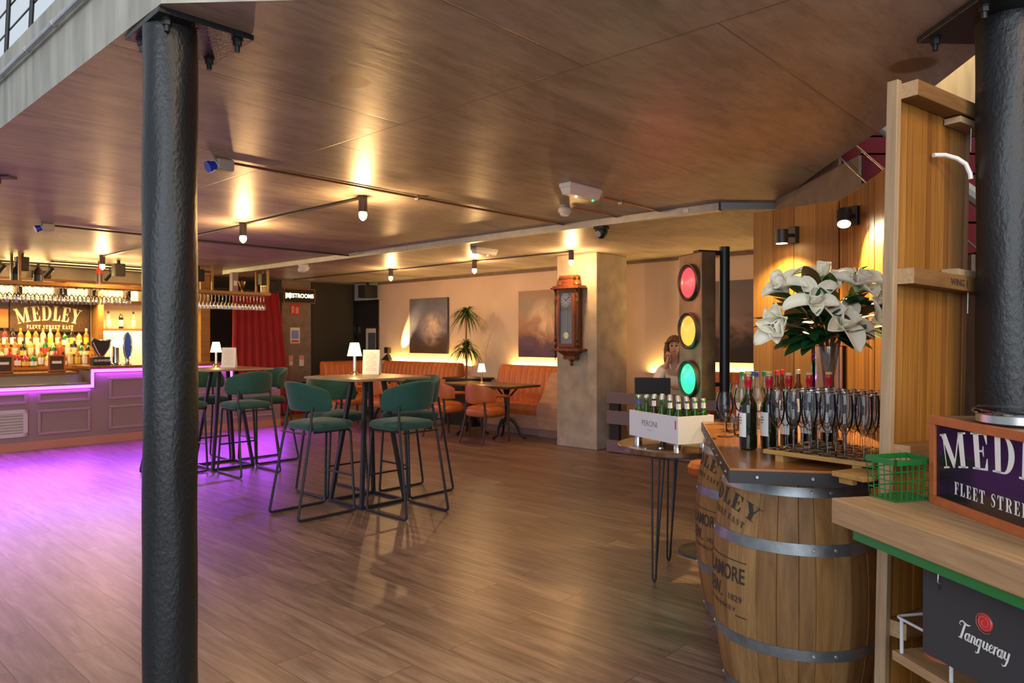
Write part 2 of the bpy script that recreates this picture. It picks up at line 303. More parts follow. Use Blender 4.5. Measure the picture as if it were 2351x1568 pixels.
# ------------------------------------------------------------------ mesh building
def rz_m(a): return Matrix.Rotation(a, 4, 'Z')
class MB:
    def __init__(s): s.v, s.f, s.mi, s.m, s.X = [], [], [], 0, None
    def add(s, vs, fs):
        b = len(s.v)
        for p in vs:
            p = Vector(p); s.v.append(s.X @ p if s.X is not None else p)
        for f in fs: s.f.append([b+i for i in f]); s.mi.append(s.m)
        return s
    def box(s, x0, y0, z0, x1, y1, z1):
        if x0 > x1: x0, x1 = x1, x0
        if y0 > y1: y0, y1 = y1, y0
        if z0 > z1: z0, z1 = z1, z0
        return s.add([(x0,y0,z0),(x1,y0,z0),(x1,y1,z0),(x0,y1,z0),(x0,y0,z1),(x1,y0,z1),(x1,y1,z1),(x0,y1,z1)],
                     [(3,2,1,0),(4,5,6,7),(0,1,5,4),(1,2,6,5),(2,3,7,6),(3,0,4,7)])
    def cyl(s, p0, p1, r0, r1=None, n=16, caps=True):
        p0, p1 = Vector(p0), Vector(p1); r1 = r0 if r1 is None else r1
        d = (p1-p0).normalized(); a = d.orthogonal().normalized(); b = d.cross(a)
        vs = []
        for p, r in ((p0, r0), (p1, r1)):
            for i in range(n):
                t = 2*PI*i/n; vs.append(p + (a*math.cos(t) + b*math.sin(t))*r)
        fs = [(i, (i+1) % n, n+(i+1) % n, n+i) for i in range(n)]
        if caps: fs += [tuple(reversed(range(n))), tuple(range(n, 2*n))]
        return s.add(vs, fs)
    def tube(s, pts, r, n=8, closed=False, caps=True):
        pts = [Vector(p) for p in pts]; k = len(pts)
        rs = r if isinstance(r, (list, tuple)) else [r]*k
        T = []
        for i in range(k):
            if closed: t = (pts[(i+1) % k]-pts[i-1])
            elif i == 0: t = pts[1]-pts[0]
            elif i == k-1: t = pts[-1]-pts[-2]
            else: t = (pts[i+1]-pts[i]).normalized() + (pts[i]-pts[i-1]).normalized()
            T.append(t.normalized() if t.length > 1e-9 else Vector((0, 0, 1)))
        a = T[0].orthogonal().normalized(); vs = []
        for i in range(k):
            a = (a - T[i]*a.dot(T[i])); a = a.normalized() if a.length > 1e-6 else T[i].orthogonal().normalized()
            b = T[i].cross(a)
            for j in range(n):
                t = 2*PI*j/n; vs.append(pts[i] + (a*math.cos(t)+b*math.sin(t))*rs[i])
        fs = []
        for i in range(k if closed else k-1):
            o0, o1 = i*n, ((i+1) % k)*n
            fs += [(o0+j, o0+(j+1) % n, o1+(j+1) % n, o1+j) for j in range(n)]
        if caps and not closed: fs += [tuple(reversed(range(n))), tuple(range((k-1)*n, k*n))]
        return s.add(vs, fs)
    def lathe(s, prof, n=24, c=(0, 0, 0), caps=True):
        vs = []; k = len(prof)
        for r, z in prof:
            for j in range(n):
                t = 2*PI*j/n; vs.append((c[0]+r*math.cos(t), c[1]+r*math.sin(t), c[2]+z))
        fs = [(i*n+j, i*n+(j+1) % n, (i+1)*n+(j+1) % n, (i+1)*n+j) for i in range(k-1) for j in range(n)]
        if caps:
            if prof[0][0] > 1e-5: fs.append(tuple(reversed(range(n))))
            if prof[-1][0] > 1e-5: fs.append(tuple(range((k-1)*n, k*n)))
        return s.add(vs, fs)
    def prism(s, poly, z0, z1):
        n = len(poly)
        vs = [(x, y, z0) for x, y in poly] + [(x, y, z1) for x, y in poly]
        return s.add(vs, [tuple(reversed(range(n))), tuple(range(n, 2*n))] + [(i, (i+1) % n, n+(i+1) % n, n+i) for i in range(n)])
    def grid(s, fn, nu, nv, closed_u=False):
        vs = [fn(i/nu, j/nv) for j in range(nv+1) for i in range(nu if closed_u else nu+1)]
        w = nu if closed_u else nu+1
        fs = [(j*w+i, j*w+(i+1) % w, (j+1)*w+(i+1) % w, (j+1)*w+i) for j in range(nv) for i in range(nu)]
        return s.add(vs, fs)
    def build(s, name, mats, parent=None, loc=None, rz=0.0, bevel=0.0, smooth=35, sub=0, fix=True, thick=0.0):
        me = bpy.data.meshes.new(name); me.from_pydata([tuple(p) for p in s.v], [], s.f)
        if isinstance(mats, str): mats = [mats]
        for k in mats: me.materials.append(MATS[k])
        if any(s.mi): me.polygons.foreach_set('material_index', s.mi)
        if fix:
            bm = bmesh.new(); bm.from_mesh(me); bmesh.ops.recalc_face_normals(bm, faces=bm.faces); bm.to_mesh(me); bm.free()
        if smooth:
            me.shade_smooth(); me.set_sharp_from_angle(angle=math.radians(smooth))
        me.update()
        o = bpy.data.objects.new(name, me); C.objects.link(o)
        if loc is not None: o.location = loc
        o.rotation_euler = (0, 0, rz)
        if parent is not None: o.parent = parent
        if thick:
            k = o.modifiers.new('s', 'SOLIDIFY'); k.thickness = thick; k.offset = 0
        if bevel:
            k = o.modifiers.new('b', 'BEVEL'); k.width = bevel; k.segments = 2; k.limit_method = 'ANGLE'; k.angle_limit = math.radians(40)
        if sub:
            k = o.modifiers.new('u', 'SUBSURF'); k.levels = sub; k.render_levels = sub
        return o
def E(name, label, cat, loc=(0, 0, 0), rz=0.0, group=None):
    o = bpy.data.objects.new(name, None); C.objects.link(o); o.empty_display_size = 0.1
    o.location = loc; o.rotation_euler = (0, 0, rz)
    return tag(o, label, cat, group)
def tag(o, label, cat, group=None):
    o['label'] = label; o['category'] = cat
    if group: o['group'] = group
    return o
def struct(o, label=None):
    o['kind'] = 'structure'
    if label: o['label'] = label
    return o
def dup(root, loc, rz, label, group=None):
    r = root.copy(); C.objects.link(r); r.location = loc; r.rotation_euler = (0, 0, rz); r['label'] = label
    if group: r['group'] = group
    for ch in list(root.children):
        c = ch.copy(); C.objects.link(c); c.parent = r
        for g in ch.children:
            d = g.copy(); C.objects.link(d); d.parent = c
    return r
def fillet(pts, r, n=5, closed=False):
    """round the corners of a polyline"""
    pts = [Vector(p) for p in pts]; out = []; k = len(pts)
    for i in range(k):
        if not closed and i in (0, k-1): out.append(pts[i]); continue
        p, a, b = pts[i], pts[i-1], pts[(i+1) % k]
        da, db = (a-p), (b-p); q = min(r, da.length*0.45, db.length*0.45)
        s, e = p+da.normalized()*q, p+db.normalized()*q
        for j in range(n+1):
            t = j/n; out.append(s*(1-t)**2 + p*2*t*(1-t) + e*t*t)
    return out
def rrect(w, h, r, n=4):
    """rounded rectangle outline centred on the origin"""
    o = []
    for cx, cy, a in ((w/2-r, h/2-r, 0), (-w/2+r, h/2-r, PI/2), (-w/2+r, -h/2+r, PI), (w/2-r, -h/2+r, 3*PI/2)):
        for i in range(n+1):
            t = a+PI/2*i/n; o.append((cx+r*math.cos(t), cy+r*math.sin(t)))
    return o
def PX(px, py, z):
    """floor-plan point seen at a pixel, for something whose height is known"""
    d = (CAM_H-z)*F_PX/(py-HZ); return Vector(((px-CX)/F_PX*d, d, z))
def AT(px, d, z=0.0): return Vector(((px-CX)/F_PX*d, d, z))
def cushion(mb, w, d, h, r=0.04, puff=0.012, c=(0, 0, 0)):
    """upholstered pad: rounded plan, domed top"""
    rings = [(0.90, 0.0), (1.0, 0.25), (1.0, 0.7), (0.93, 0.95), (0.6, 1.0+puff/h), (0.0, 1.0+1.6*puff/h)]
    out = rrect(w, d, r, 5); n = len(out); vs = []
    for s_, z in rings[:-1]:
        vs += [(c[0]+x*s_, c[1]+y*s_, c[2]+z*h) for x, y in out]
    vs.append((c[0], c[1], c[2]+rings[-1][1]*h)); k = len(rings)-1
    fs = [tuple(reversed(range(n)))] + [(i*n+j, i*n+(j+1) % n, (i+1)*n+(j+1) % n, (i+1)*n+j) for i in range(k-1) for j in range(n)]
    fs += [((k-1)*n+j, (k-1)*n+(j+1) % n, k*n) for j in range(n)]
    return mb.add(vs, fs)

# ------------------------------------------------------------------ lettering
def R4(x0, y0, x1, y1): return [(x0, y0), (x1, y0), (x1, y1), (x0, y1)]
def ribbon(pts, ws):
    if not isinstance(ws, (list, tuple)): ws = [ws]*len(pts)
    P = [Vector((p[0], p[1])) for p in pts]; l, r = [], []
    for i, p in enumerate(P):
        t = (P[min(i+1, len(P)-1)]-P[max(i-1, 0)]).normalized(); nrm = Vector((-t.y, t.x))
        l.append(tuple(p+nrm*ws[i]/2)); r.append(tuple(p-nrm*ws[i]/2))
    return [[l[i], r[i], r[i+1], l[i+1]] for i in range(len(P)-1)]
def arc(cx, cy, rx, ry, a0, a1, n=12): return [(cx+rx*math.cos(math.radians(a0+(a1-a0)*i/n)), cy+ry*math.sin(math.radians(a0+(a1-a0)*i/n))) for i in range(n+1)]
def bowl(cx, cy, rx, ry, ix, iy):
    o, q = arc(cx, cy, rx, ry, 90, -90, 14), arc(cx, cy, ix, iy, 90, -90, 14)
    return [[o[i], o[i+1], q[i+1], q[i]] for i in range(14)]
TH_, SE = 0.045, 0.05
SERIF = {
 'E': (0.70, [R4(.1,0,.31,1), R4(0,0,.62,SE), R4(0,1-SE,.62,1), R4(.3,.48,.48,.53), [(.5,SE),(.62,0),(.62,.32),(.59,.32)], [(.5,1-SE),(.59,.70),(.62,.70),(.62,1)], [(.42,.505),(.455,.36),(.48,.36),(.48,.65),(.455,.65)]]),
 'F': (0.66, [R4(.1,0,.31,1), R4(0,0,.42,SE), R4(0,1-SE,.60,1), R4(.3,.48,.48,.53), [(.48,1-SE),(.57,.70),(.60,.70),(.60,1)], [(.42,.505),(.455,.36),(.48,.36),(.48,.65),(.455,.65)]]),
 'L': (0.68, [R4(.1,0,.31,1), R4(0,0,.62,SE), R4(0,1-SE,.42,1), [(.46,SE),(.62,0),(.62,.40),(.59,.40)]]),
 'T': (0.78, [R4(.25,0,.46,1), R4(.12,0,.58,SE), R4(0,1-SE,.70,1), [(.0,1),(.0,.68),(.03,.68),(.14,1-SE)], [(.70,1),(.56,1-SE),(.67,.68),(.70,.68)]]),
 'D': (0.86, [R4(.1,0,.31,1), R4(0,0,.42,SE), R4(0,1-SE,.42,1)] + bowl(.40,.5,.40,.5,.19,.455)),
 'M': (1.20, [R4(.11,0,.15,1), R4(.78,0,.99,1), [(.04,1),(.27,1),(.58,.16),(.50,0),(.44,0)], [(.46,0),(.51,0),(.86,1),(.80,1)], R4(0,0,.26,SE), R4(.67,0,1.10,SE), R4(0,1-SE,.2,1), R4(.8,1-SE,1.10,1)]),
 'Y': (0.84, [[(.05,1),(.28,1),(.50,.52),(.50,.38),(.30,.40)], [(.62,1),(.67,1),(.50,.46),(.45,.50)], R4(.30,0,.50,.48), R4(0,1-SE,.36,1), R4(.52,1-SE,.78,1), R4(.2,0,.6,SE)]),
 'A': (0.86, [[(.09,0),(.13,0),(.40,.93),(.36,1)], [(.32,1),(.44,1),(.73,0),(.51,0)], R4(.2,.28,.52,.33), R4(0,0,.24,SE), R4(.42,0,.82,SE)]),
 'R': (0.82, [R4(.1,0,.31,1), R4(0,0,.42,SE), R4(0,1-SE,.40,1), R4(.3,.46,.42,.51), [(.34,.49),(.50,.49),(.76,.0),(.54,.0)]] + bowl(.38,.73,.32,.27,.14,.225)),
 'S': (0.64, ribbon([(.52,.74),(.50,.90),(.36,.97),(.2,.93),(.12,.80),(.16,.66),(.30,.55),(.42,.44),(.46,.28),(.40,.10),(.26,.03),(.10,.08),(.06,.26)], [.05,.06,.06,.09,.13,.17,.2,.2,.16,.10,.06,.06,.05])),
 ' ': (0.36, []),
}
def serif_line(text, h, track=0.10):
    """polygons of a line of serif capitals, centred, with each glyph's centre"""
    x, G = 0.0, []
    for ch in text:
        w, polys = SERIF[ch]; G.append((x+w/2, x, polys)); x += w+track
    W = (x-track); out = []
    for cx_, x0, polys in G: out.append(((cx_-W/2)*h, [[((px+x0-W/2)*h, py*h) for px, py in p] for p in polys]))
    return out, W*h
def sans_polys(text, size, bold=True):
    """2D triangles of Blender's own sans lettering, centred"""
    cu = bpy.data.curves.new('t', 'FONT'); cu.body = text; cu.size = size; cu.align_x = 'CENTER'; cu.resolution_u = 3
    if bold: cu.offset = size*0.012
    o = bpy.data.objects.new('t', cu); C.objects.link(o)
    dg = bpy.context.evaluated_depsgraph_get(); me = bpy.data.meshes.new_from_object(o.evaluated_get(dg))
    P = [[(me.vertices[i].co.x, me.vertices[i].co.y) for i in f.vertices] for f in me.polygons]
    bpy.data.objects.remove(o); bpy.data.curves.remove(cu); bpy.data.meshes.remove(me)
    return P
def put_polys(mb, polys, fn):
    for p in polys: mb.add([fn(x, y) for x, y in p], [tuple(range(len(p)))])
def arch(pt, cx_, R):
    """bend a glyph line over an arc of radius R (positive arches up)"""
    x, y = pt; a = x/R
    return ((R+y)*math.sin(a), (R+y)*math.cos(a)-R)

# ================================================================== SHELL
struct(MB().prism([(-16, -8), (9, -8), (9, 19), (-16, 19)], -0.1, 0.0).build('floor', 'floor_planks', smooth=0))
K = (-1.206, 2.469)
edge = [K, (1.80, 2.31), (1.88, 2.91), (1.94, 3.35), (2.03, 3.90), (2.10, 4.79), (2.20, 5.64), (2.34, 6.0), (4.6, 6.05),
        tuple(UW(9.4, -0.3)[:2]), tuple(UW(9.4, -14.5)[:2]), tuple(UW(1.0, -14.5)[:2])]
m = MB().prism(edge, CEIL, CEIL+0.39); m.mi = [0, 1] + [1]*len(edge)
struct(m.build('ceiling', ['ceiling_concrete', 'concrete_grey'], smooth=0))
O0 = UW(0, 0)
def uwbox(name, mats, w0, u0, z0, w1, u1, z1, **k):          # a box in the room frame
    return MB().box(w0, u0, z0, w1, u1, z1).build(name, mats, loc=(0, 0, 0), rz=TH, smooth=0, **k)
struct(uwbox('wall_back', 'plaster', -12.12, 9.10, 0, -0.3, 9.35, CEIL))
struct(uwbox('wall_back_over_door', 'white_wall', -13.0, 9.10, 2.25, -12.12, 9.35, CEIL))
struct(uwbox('wall_left', 'concrete_brown', -13.3, 7.40, 0, -13.0, 8.06, CEIL))
struct(uwbox('wall_left_black', 'black_panel', -13.3, 8.06, 0, -12.97, 9.35, CEIL))
struct(uwbox('wall_left_passage', 'black_panel', -14.2, 5.95, 0, -13.9, 7.40, CEIL))
struct(uwbox('wall_left_bar', 'cream_tile', -13.7, 0.4, 0, -13.42, 5.95, CEIL))
struct(uwbox('wall_left_end', 'shelf_wood', -13.42, 5.78, 0, -12.98, 5.95, CEIL))
d1 = struct(uwbox('door_1', 'black_panel', -12.96, 9.14, 0, -12.16, 9.19, 2.25, bevel=0.004))
d1['label'] = 'black fire door beside the end of the painting wall'
m = MB().box(-12.88, 9.128, 1.60, -12.80, 9.14, 1.74); m.box(-12.88, 9.128, 1.22, -12.80, 9.14, 1.36)
hd = m.build('door_plate', 'steel_brushed', rz=TH, smooth=0); hd.parent = d1; hd.matrix_parent_inverse = d1.matrix_basis.inverted()
m = MB().box(-13.0, 9.07, 0, -12.93, 9.13, 2.28); m.box(-12.17, 9.07, 0, -12.10, 9.13, 2.28); m.box(-13.0, 9.07, 2.24, -12.10, 9.13, 2.30)
struct(m.build('trim_1', 'black_metal', rz=TH, smooth=0))
struct(uwbox('trim_2', 'concrete_brown', -12.1, 9.06, 2.60, -0.3, 9.10, CEIL))
struct(uwbox('wall_upper', 'white_wall', -14.5, 4.2, 3.04, -2.0, 4.35, 6.5))
# concrete pier
P0 = PX(1370, 1034, 0); pw = (P0.x*WX+P0.y*WY); pu = (P0.x*UX+P0.y*UY)
struct(MB().box(pw-0.685, pu, 0, pw, pu+0.72, CEIL).build('wall_pier', 'concrete', rz=TH, smooth=0, bevel=0.012))
# stair well
st = E('staircase', 'concrete staircase with red carpet rising behind the slatted screen', 'staircase', (2.20, 0.92, 0))
rise, run, W = 0.190, 0.28, 1.45
prof = [(0, 0)]
for i in range(16): prof += [(i*run, (i+1)*rise), ((i+1)*run, (i+1)*rise)]
prof += [(16*run+0.6, 16*rise), (16*run+0.6, 0)]
m = MB(); n = len(prof)
m.add([(0, y, z) for y, z in prof]+[(W, y, z) for y, z in prof], [tuple(range(n)), tuple(reversed(range(n, 2*n)))]+[(i, (i+1) % n, n+(i+1) % n, n+i) for i in range(n)])
m.build('stringer', 'concrete_brown', st, smooth=0)
m = MB(); t = 0.012
for i in range(16):
    y, z = i*run, i*rise
    m.box(0.02, y-t, z, W, y+0.002, z+rise+t); m.box(0.02, y-t, z+rise, W, y+run, z+rise+t)
m.build('carpet', 'red_carpet', st, smooth=0)
def on_st(y, dz): return (0.06, y, y/run*rise + rise*0.6 + dz)
m = MB().tube([on_st(-0.1, 0.32), on_st(4.5, 0.32)], 0.036, 10); m.build('handrail', 'grey_plastic', st)
for dz in (0.14, -0.03): MB().tube([(-0.02, 0.5, on_st(0.5, dz)[2]), (-0.02, 4.5, on_st(4.5, dz)[2])], 0.006, 6).build('cable', 'steel_brushed', st)
MB().cyl((0.10, 4.46, 2.3), (0.10, 4.46, 3.9), 0.03).build('post', 'grey_plastic', st)
struct(MB().box(2.42, 6.05, 0, 4.7, 6.25, 3.04).build('wall_understair', 'plaster', smooth=0))
struct(MB().box(2.20, 6.6, 3.04, 5.2, 6.8, 6.5).build('wall_landing', 'ochre_wall', smooth=0))
struct(MB().box(3.75, -1.0, 0, 3.95, 6.6, 6.5).build('wall_right', 'concrete_grey', smooth=0))
struct(MB().box(2.30, 6.00, 2.92, 4.6, 6.6, 3.04).build('floor_landing', 'white_wall', smooth=0))
light('landing_lamp', 'POINT', (3.0, 6.0, 4.3), 45, (1.0, 0.66, 0.25), size=0.12)

# ================================================================== STEEL COLUMNS
def steel_column(label, c, rad, plate_c, plate_s, plate_rz, bolts, packs=False):
    t = E('steel_column', label, 'column', (c[0], c[1], 0))
    def fn(a, b):
        th = 2*PI*a; z = b*(CEIL-0.022)
        r = rad + 0.0016*math.sin(3*th+z*5)+0.0012*math.sin(5*th-z*11)
        return (r*math.cos(th), r*math.sin(th), z)
    MB().grid(fn, 40, 60, True).build('shaft', 'black_paint', t, fix=False)
    q = (plate_c[0]-c[0], plate_c[1]-c[1]); h = plate_s/2
    m = MB(); m.X = Matrix.Translation((q[0], q[1], 0)) @ rz_m(plate_rz); m.box(-h, -h, CEIL-0.022, h, h, CEIL-0.001)
    if packs:
        for k in range(2): m.box(-h+0.02+0.012*k, -h, CEIL-0.004-0.006*k, h-0.01, h-0.02, CEIL+0.0)
    m.build('cap_plate', 'black_paint', t, bevel=0.003, smooth=0)
    for sx, sy in bolts:
        m = MB(); m.X = Matrix.Translation((q[0], q[1], 0)) @ rz_m(plate_rz)
        x, y = sx*(h-0.045), sy*(h-0.045)
        m.cyl((x, y, CEIL-0.026), (x, y, CEIL-0.020), 0.021, n=16); m.cyl((x, y, CEIL-0.044), (x, y, CEIL-0.026), 0.0165, n=6); m.cyl((x, y, CEIL-0.066), (x, y, CEIL-0.044), 0.010, n=10)
        m.build('bolt', 'black_metal', t)
    return t
steel_column('thick black painted steel column standing on the open floor at the left', (-1.258, 2.645), 0.093, (-1.222, 2.722), 0.345, math.radians(45.5), ((-1, -1), (1, -1), (1, 1), (-1, 1)))
steel_column('black painted steel column behind the lit name sign at the right edge', (1.760, 2.548), 0.098, (1.735, 2.578), 0.36, math.radians(1.5), ((-1, -1), (-1, 1), (1, 1), (1, -1)), True)

# ================================================================== ABOVE THE SLAB (upper left)
bal = E('balustrade', 'pale steel balustrade with thin cables along the upper floor edge', 'balustrade', UW(1.0, -2.56, 3.042), TH)
for k, x in enumerate((-1.55, -3.05, -4.6)):
    MB().box(x-0.03, 0.10, 0, x+0.03, 0.16, 1.1).build('post', 'white_wire', bal, smooth=0)
for z in (0.03, 0.16, 0.30, 0.44): MB().tube([(-5.5, 0.13, z), (-0.3, 0.13, z)], 0.005, 6).build('cable', 'dark_pipe', bal)
for x in (-2.1, -2.62): MB().tube([(x+0.12, 0.12, 0.6), (x, 0.12, 0.02)], 0.012, 8).build('strut', 'black_metal', bal)
t = E('conduit', 'galvanised conduit clipped along the concrete slab edge above the bar', 'pipe', UW(1.0, -2.56, CEIL), TH)
MB().tube([(-6.0, -0.025, 0.25), (-0.4, -0.025, 0.25)], 0.0135, 10).build('tube', 'galvanised', t)
for x in (-0.75, -1.12, -1.55, -2.05, -3.0): MB().tube([(x, -0.025, 0.25), (x+0.025, -0.025, 0.25)], 0.0165, 10).build('coupling', 'galvanised', t)

# ================================================================== CEILING SERVICES
bulb_lights = []
def lamp_proto():
    t = E('ceiling_lamp', 'x', 'lamp', (0, 0, 0))
    MB().cyl((0, 0, -0.13), (0, 0, 0), 0.036, n=20).build('housing', 'dark_pipe', t)
    prof = [(0.018, 0.0), (0.03, -0.016), (0.034, -0.034), (0.029, -0.056), (0.016, -0.072), (0.004, -0.080), (0, -0.081)]
    MB().lathe([(r, z-0.118) for r, z in prof], 16).build('bulb', 'bulb_glow', t)
    return t
lamps = [(3.47, -4.83, 'black tube ceiling lamp with glowing bulb, nearest to the camera'),
         (3.47, -6.84, 'black tube ceiling lamp with glowing bulb, second from the camera'),
         (3.50, -10.95, 'black tube ceiling lamp with glowing bulb in front of the bar shelves'),
         (7.42, -9.55, 'black tube ceiling lamp with glowing bulb beside the dark wall speaker'),
         (7.43, -7.58, 'black tube ceiling lamp with glowing bulb between the two paintings'),
         (7.46, -5.80, 'black tube ceiling lamp with glowing bulb in front of the concrete pier and clock')]
p = lamp_proto()
for i, (u, w, lab) in enumerate(lamps):
    loc = UW(u, w, CEIL)
    if i == 0: p.location = loc; p['label'] = lab; p['group'] = 'tube lamps on the ceiling'
    else: dup(p, loc, 0, lab, 'tube lamps on the ceiling')
    light('lamp_light', 'POINT', loc+Vector((0, 0, -0.235)), 27, (1.0, 0.56, 0.22), size=0.03)
def conduit(name, label, pts, r, mt, clips=()):
    t = E(name, label, 'pipe', (0, 0, 0))
    P = [UW(u, w, CEIL-r-0.004) for u, w in pts]
    MB().tube(P, r, 8).build('tube', mt, t)
    for u, w in clips:
        q = UW(u, w, CEIL); m = MB(); m.X = Matrix.Translation(q) @ rz_m(TH); m.box(-0.02, -0.012, -0.035, 0.02, 0.012, -0.001); m.build('clip', 'galvanised', t, smooth=0)
    return t
conduit('conduit', 'dark conduit on the ceiling linking the lamps above the open floor', [(3.47, -4.87), (3.47, -6.80), (3.50, -6.90), (3.50, -9.2), (3.50, -10.9)], 0.011, 'dark_pipe')
conduit('conduit', 'dark conduit on the ceiling linking the lamps along the painting wall', [(7.42, -12.6), (7.42, -9.6), (7.47, -9.5), (7.43, -7.6), (7.46, -5.84)], 0.011, 'dark_pipe')
s1 = PX(505, 1000, 0)
def along_u(px, py, u1):                                      # where a ceiling pixel lies, and its twin at u1
    d = (CEIL-CAM_H)*F_PX/(HZ-py); x = (px-CX)/F_PX*d
    return (x*UX+d*UY, x*WX+d*WY)
a = along_u(535, 370, 0)
conduit('conduit', 'pair of copper coloured conduits running from the blue socket to the trunking', [(a[0], a[1]), (5.66, a[1])], 0.009, 'copper_pipe', [(a[0]+1.55, a[1])])
a2 = along_u(125, 515, 0)
conduit('conduit', 'dark conduit running from the far blue socket towards the black column', [(a2[0], a2[1]), (5.66, a2[1])], 0.010, 'dark_pipe')
a3 = along_u(455, 545, 0)
conduit('conduit', 'dark conduit crossing the ceiling behind the second tube lamp to the trunking', [(a3[0], a3[1]), (5.66, a3[1]+0.0)], 0.010, 'dark_pipe').location.z = -0.022
a4 = along_u(1385, 450, 0)
conduit('conduit', 'orange lit conduit running from the white emergency light to the trunking', [(a4[0], a4[1]), (5.66, a4[1])], 0.007, 'copper_pipe', [(a4[0]+0.25, a4[1])])
a5 = along_u(1315, 474, 0)
conduit('conduit', 'thin conduit running from the white smoke detector to the trunking', [(a5[0], a5[1]), (5.66, a5[1])], 0.006, 'copper_pipe')
conduit('conduit', 'dark conduit crossing the ceiling just in front of the bar shelves', [(3.2, -12.2), (5.6, -12.2)], 0.012, 'dark_pipe')
t = E('cable_trunking', 'long grey metal cable trunking running across the ceiling', 'trunking', UW(5.7, 0, CEIL-0.002), TH)
MB().box(-11.9, -0.03, -0.062, -2.83, 0.03, 0).build('channel', 'galvanised', t, smooth=0)
MB().box(-11.9, -0.034, -0.066, -2.83, 0.034, -0.058).build('lid', 'galvanised', t, smooth=0)
MB().box(-3.16, -0.036, -0.05, -3.11, -0.03, -0.015).build('label_plate', 'white_plastic', t, smooth=0)
q = UW(5.7, -2.83, CEIL)
t = E('cable_trunking', 'short dull trunking turning towards the staircase', 'trunking', q)
MB().box(0.0, -0.02, -0.058, 0.72, 0.04, 0).build('channel', 'grey_plastic', t, smooth=0)
def socket(label, u, w):
    t = E('industrial_socket', label, 'socket', UW(u, w, CEIL), TH, 'blue sockets on the ceiling')
    m = MB().box(-0.036, -0.045, -0.075, 0.036, 0.065, -0.001); m.build('back_box', 'beige_plastic', t, bevel=0.01, smooth=0)
    m = MB().cyl((0, -0.042, -0.045), (0, -0.085, -0.062), 0.028, 0.031, n=20); m.cyl((0, -0.080, -0.060), (0, -0.098, -0.068), 0.036, n=20)
    m.build('socket_body', 'blue_plastic', t)
    m = MB().cyl((0, -0.045, -0.046), (0, -0.049, -0.048), 0.034, n=20); m.build('collar', 'white_plastic', t)
socket('blue industrial socket on the ceiling to the right of the black column', a[0]-0.07, a[1])
socket('blue industrial socket on the ceiling over the bar to the left of the black column', a2[0]-0.07, a2[1])
# emergency lights
def emergency(label, u, w, rev=1):
    t = E('emergency_light', label, 'emergency light', UW(u, w, CEIL), TH, 'white emergency lights')
    MB().box(-0.055, -0.20, -0.035, 0.055, 0.20, 0).build('base', 'white_plastic', t, bevel=0.006, smooth=0)
    m = MB(); m.add([(-0.05,-0.195,-0.035),(0.05,-0.195,-0.035),(0.05,0.195,-0.035),(-0.05,0.195,-0.035),(-0.035,-0.18,-0.085),(0.035,-0.18,-0.085),(0.035,0.18,-0.085),(-0.035,0.18,-0.085)],
                    [(4,5,6,7),(0,1,5,4),(1,2,6,5),(2,3,7,6),(3,0,4,7),(3,2,1,0)]); m.build('diffuser', 'white_plastic', t, bevel=0.004, smooth=0)
    MB().lathe([(0.006, 0), (0.006, -0.006), (0, -0.009)], 10, (0.0, 0.15*rev, -0.085)).build('indicator', 'green_dot', t)
    MB().lathe([(0.005, 0), (0.005, -0.006), (0, -0.009)], 10, (0.0, -0.06*rev, -0.085)).build('lamp_dot', 'spot_glow', t)
e1, e2 = along_u(1290, 415, 0), along_u(1375, 440, 0)
emergency('white emergency light box on the ceiling above the smoke detector', (e1[0]+e2[0])/2, (e1[1]+e2[1])/2)
e3 = along_u(1112, 570, 0)
emergency('white emergency light box on the ceiling above the lamp between the paintings', e3[0], e3[1], -1)
def detector(label, px, py):
    u, w = along_u(px, py, 0)
    t = E('smoke_detector', label, 'smoke detector', UW(u, w, CEIL))
    MB().lathe([(0.042, 0), (0.042, -0.035)], 20).build('base', 'grey_plastic', t)
    MB().lathe([(0.055, -0.032), (0.060, -0.045), (0.058, -0.062), (0.045, -0.072), (0.040, -0.086), (0.03, -0.095), (0, -0.096)], 24).build('head', 'white_plastic', t)
detector('white smoke detector on the ceiling in front of the black camera', 1297, 470)
detector('small white smoke detector on the ceiling between curtain and trunking', 702, 608)
def dome(label, px, py, mt, dz=-0.062):
    u, w = along_u(px, py, 0)
    t = E('dome_camera', label, 'camera', UW(5.7, w, CEIL+dz-0.008), TH)
    MB().box(-0.06, -0.05, -0.03, 0.06, 0.05, 0).build('bracket', mt, t, bevel=0.006, smooth=0)
    MB().lathe([(0.058, -0.028), (0.062, -0.05), (0.056, -0.08), (0.04, -0.105), (0.02, -0.118), (0, -0.12)], 20).build('dome', mt, t)
    m = MB(); m.X = Matrix.Translation((0, -0.035, -0.075)); m.cyl((0, 0, 0), (0.006, -0.035, -0.008), 0.03, n=18); m.build('lens', 'grey_plastic' if mt == 'black_metal' else 'white_plastic', t)
dome('black dome camera fixed under the ceiling trunking', 1352, 497, 'black_metal')
dome('white dome camera fixed under the trunking left of the black wall', 680, 595, 'white_plastic')
t = E('beam_clamp', 'small black bracket bolted to the ceiling at the left edge', 'bracket', PX(4, 1148, 0)*0 + AT(6, (CEIL-CAM_H)*F_PX/(HZ-405), CEIL))
MB().box(-0.07, -0.05, -0.012, 0.07, 0.05, 0).build('plate', 'black_metal', t, smooth=0); MB().cyl((-0.03, 0, -0.05), (-0.03, 0, -0.01), 0.018, n=6).build('bolt', 'black_metal', t)

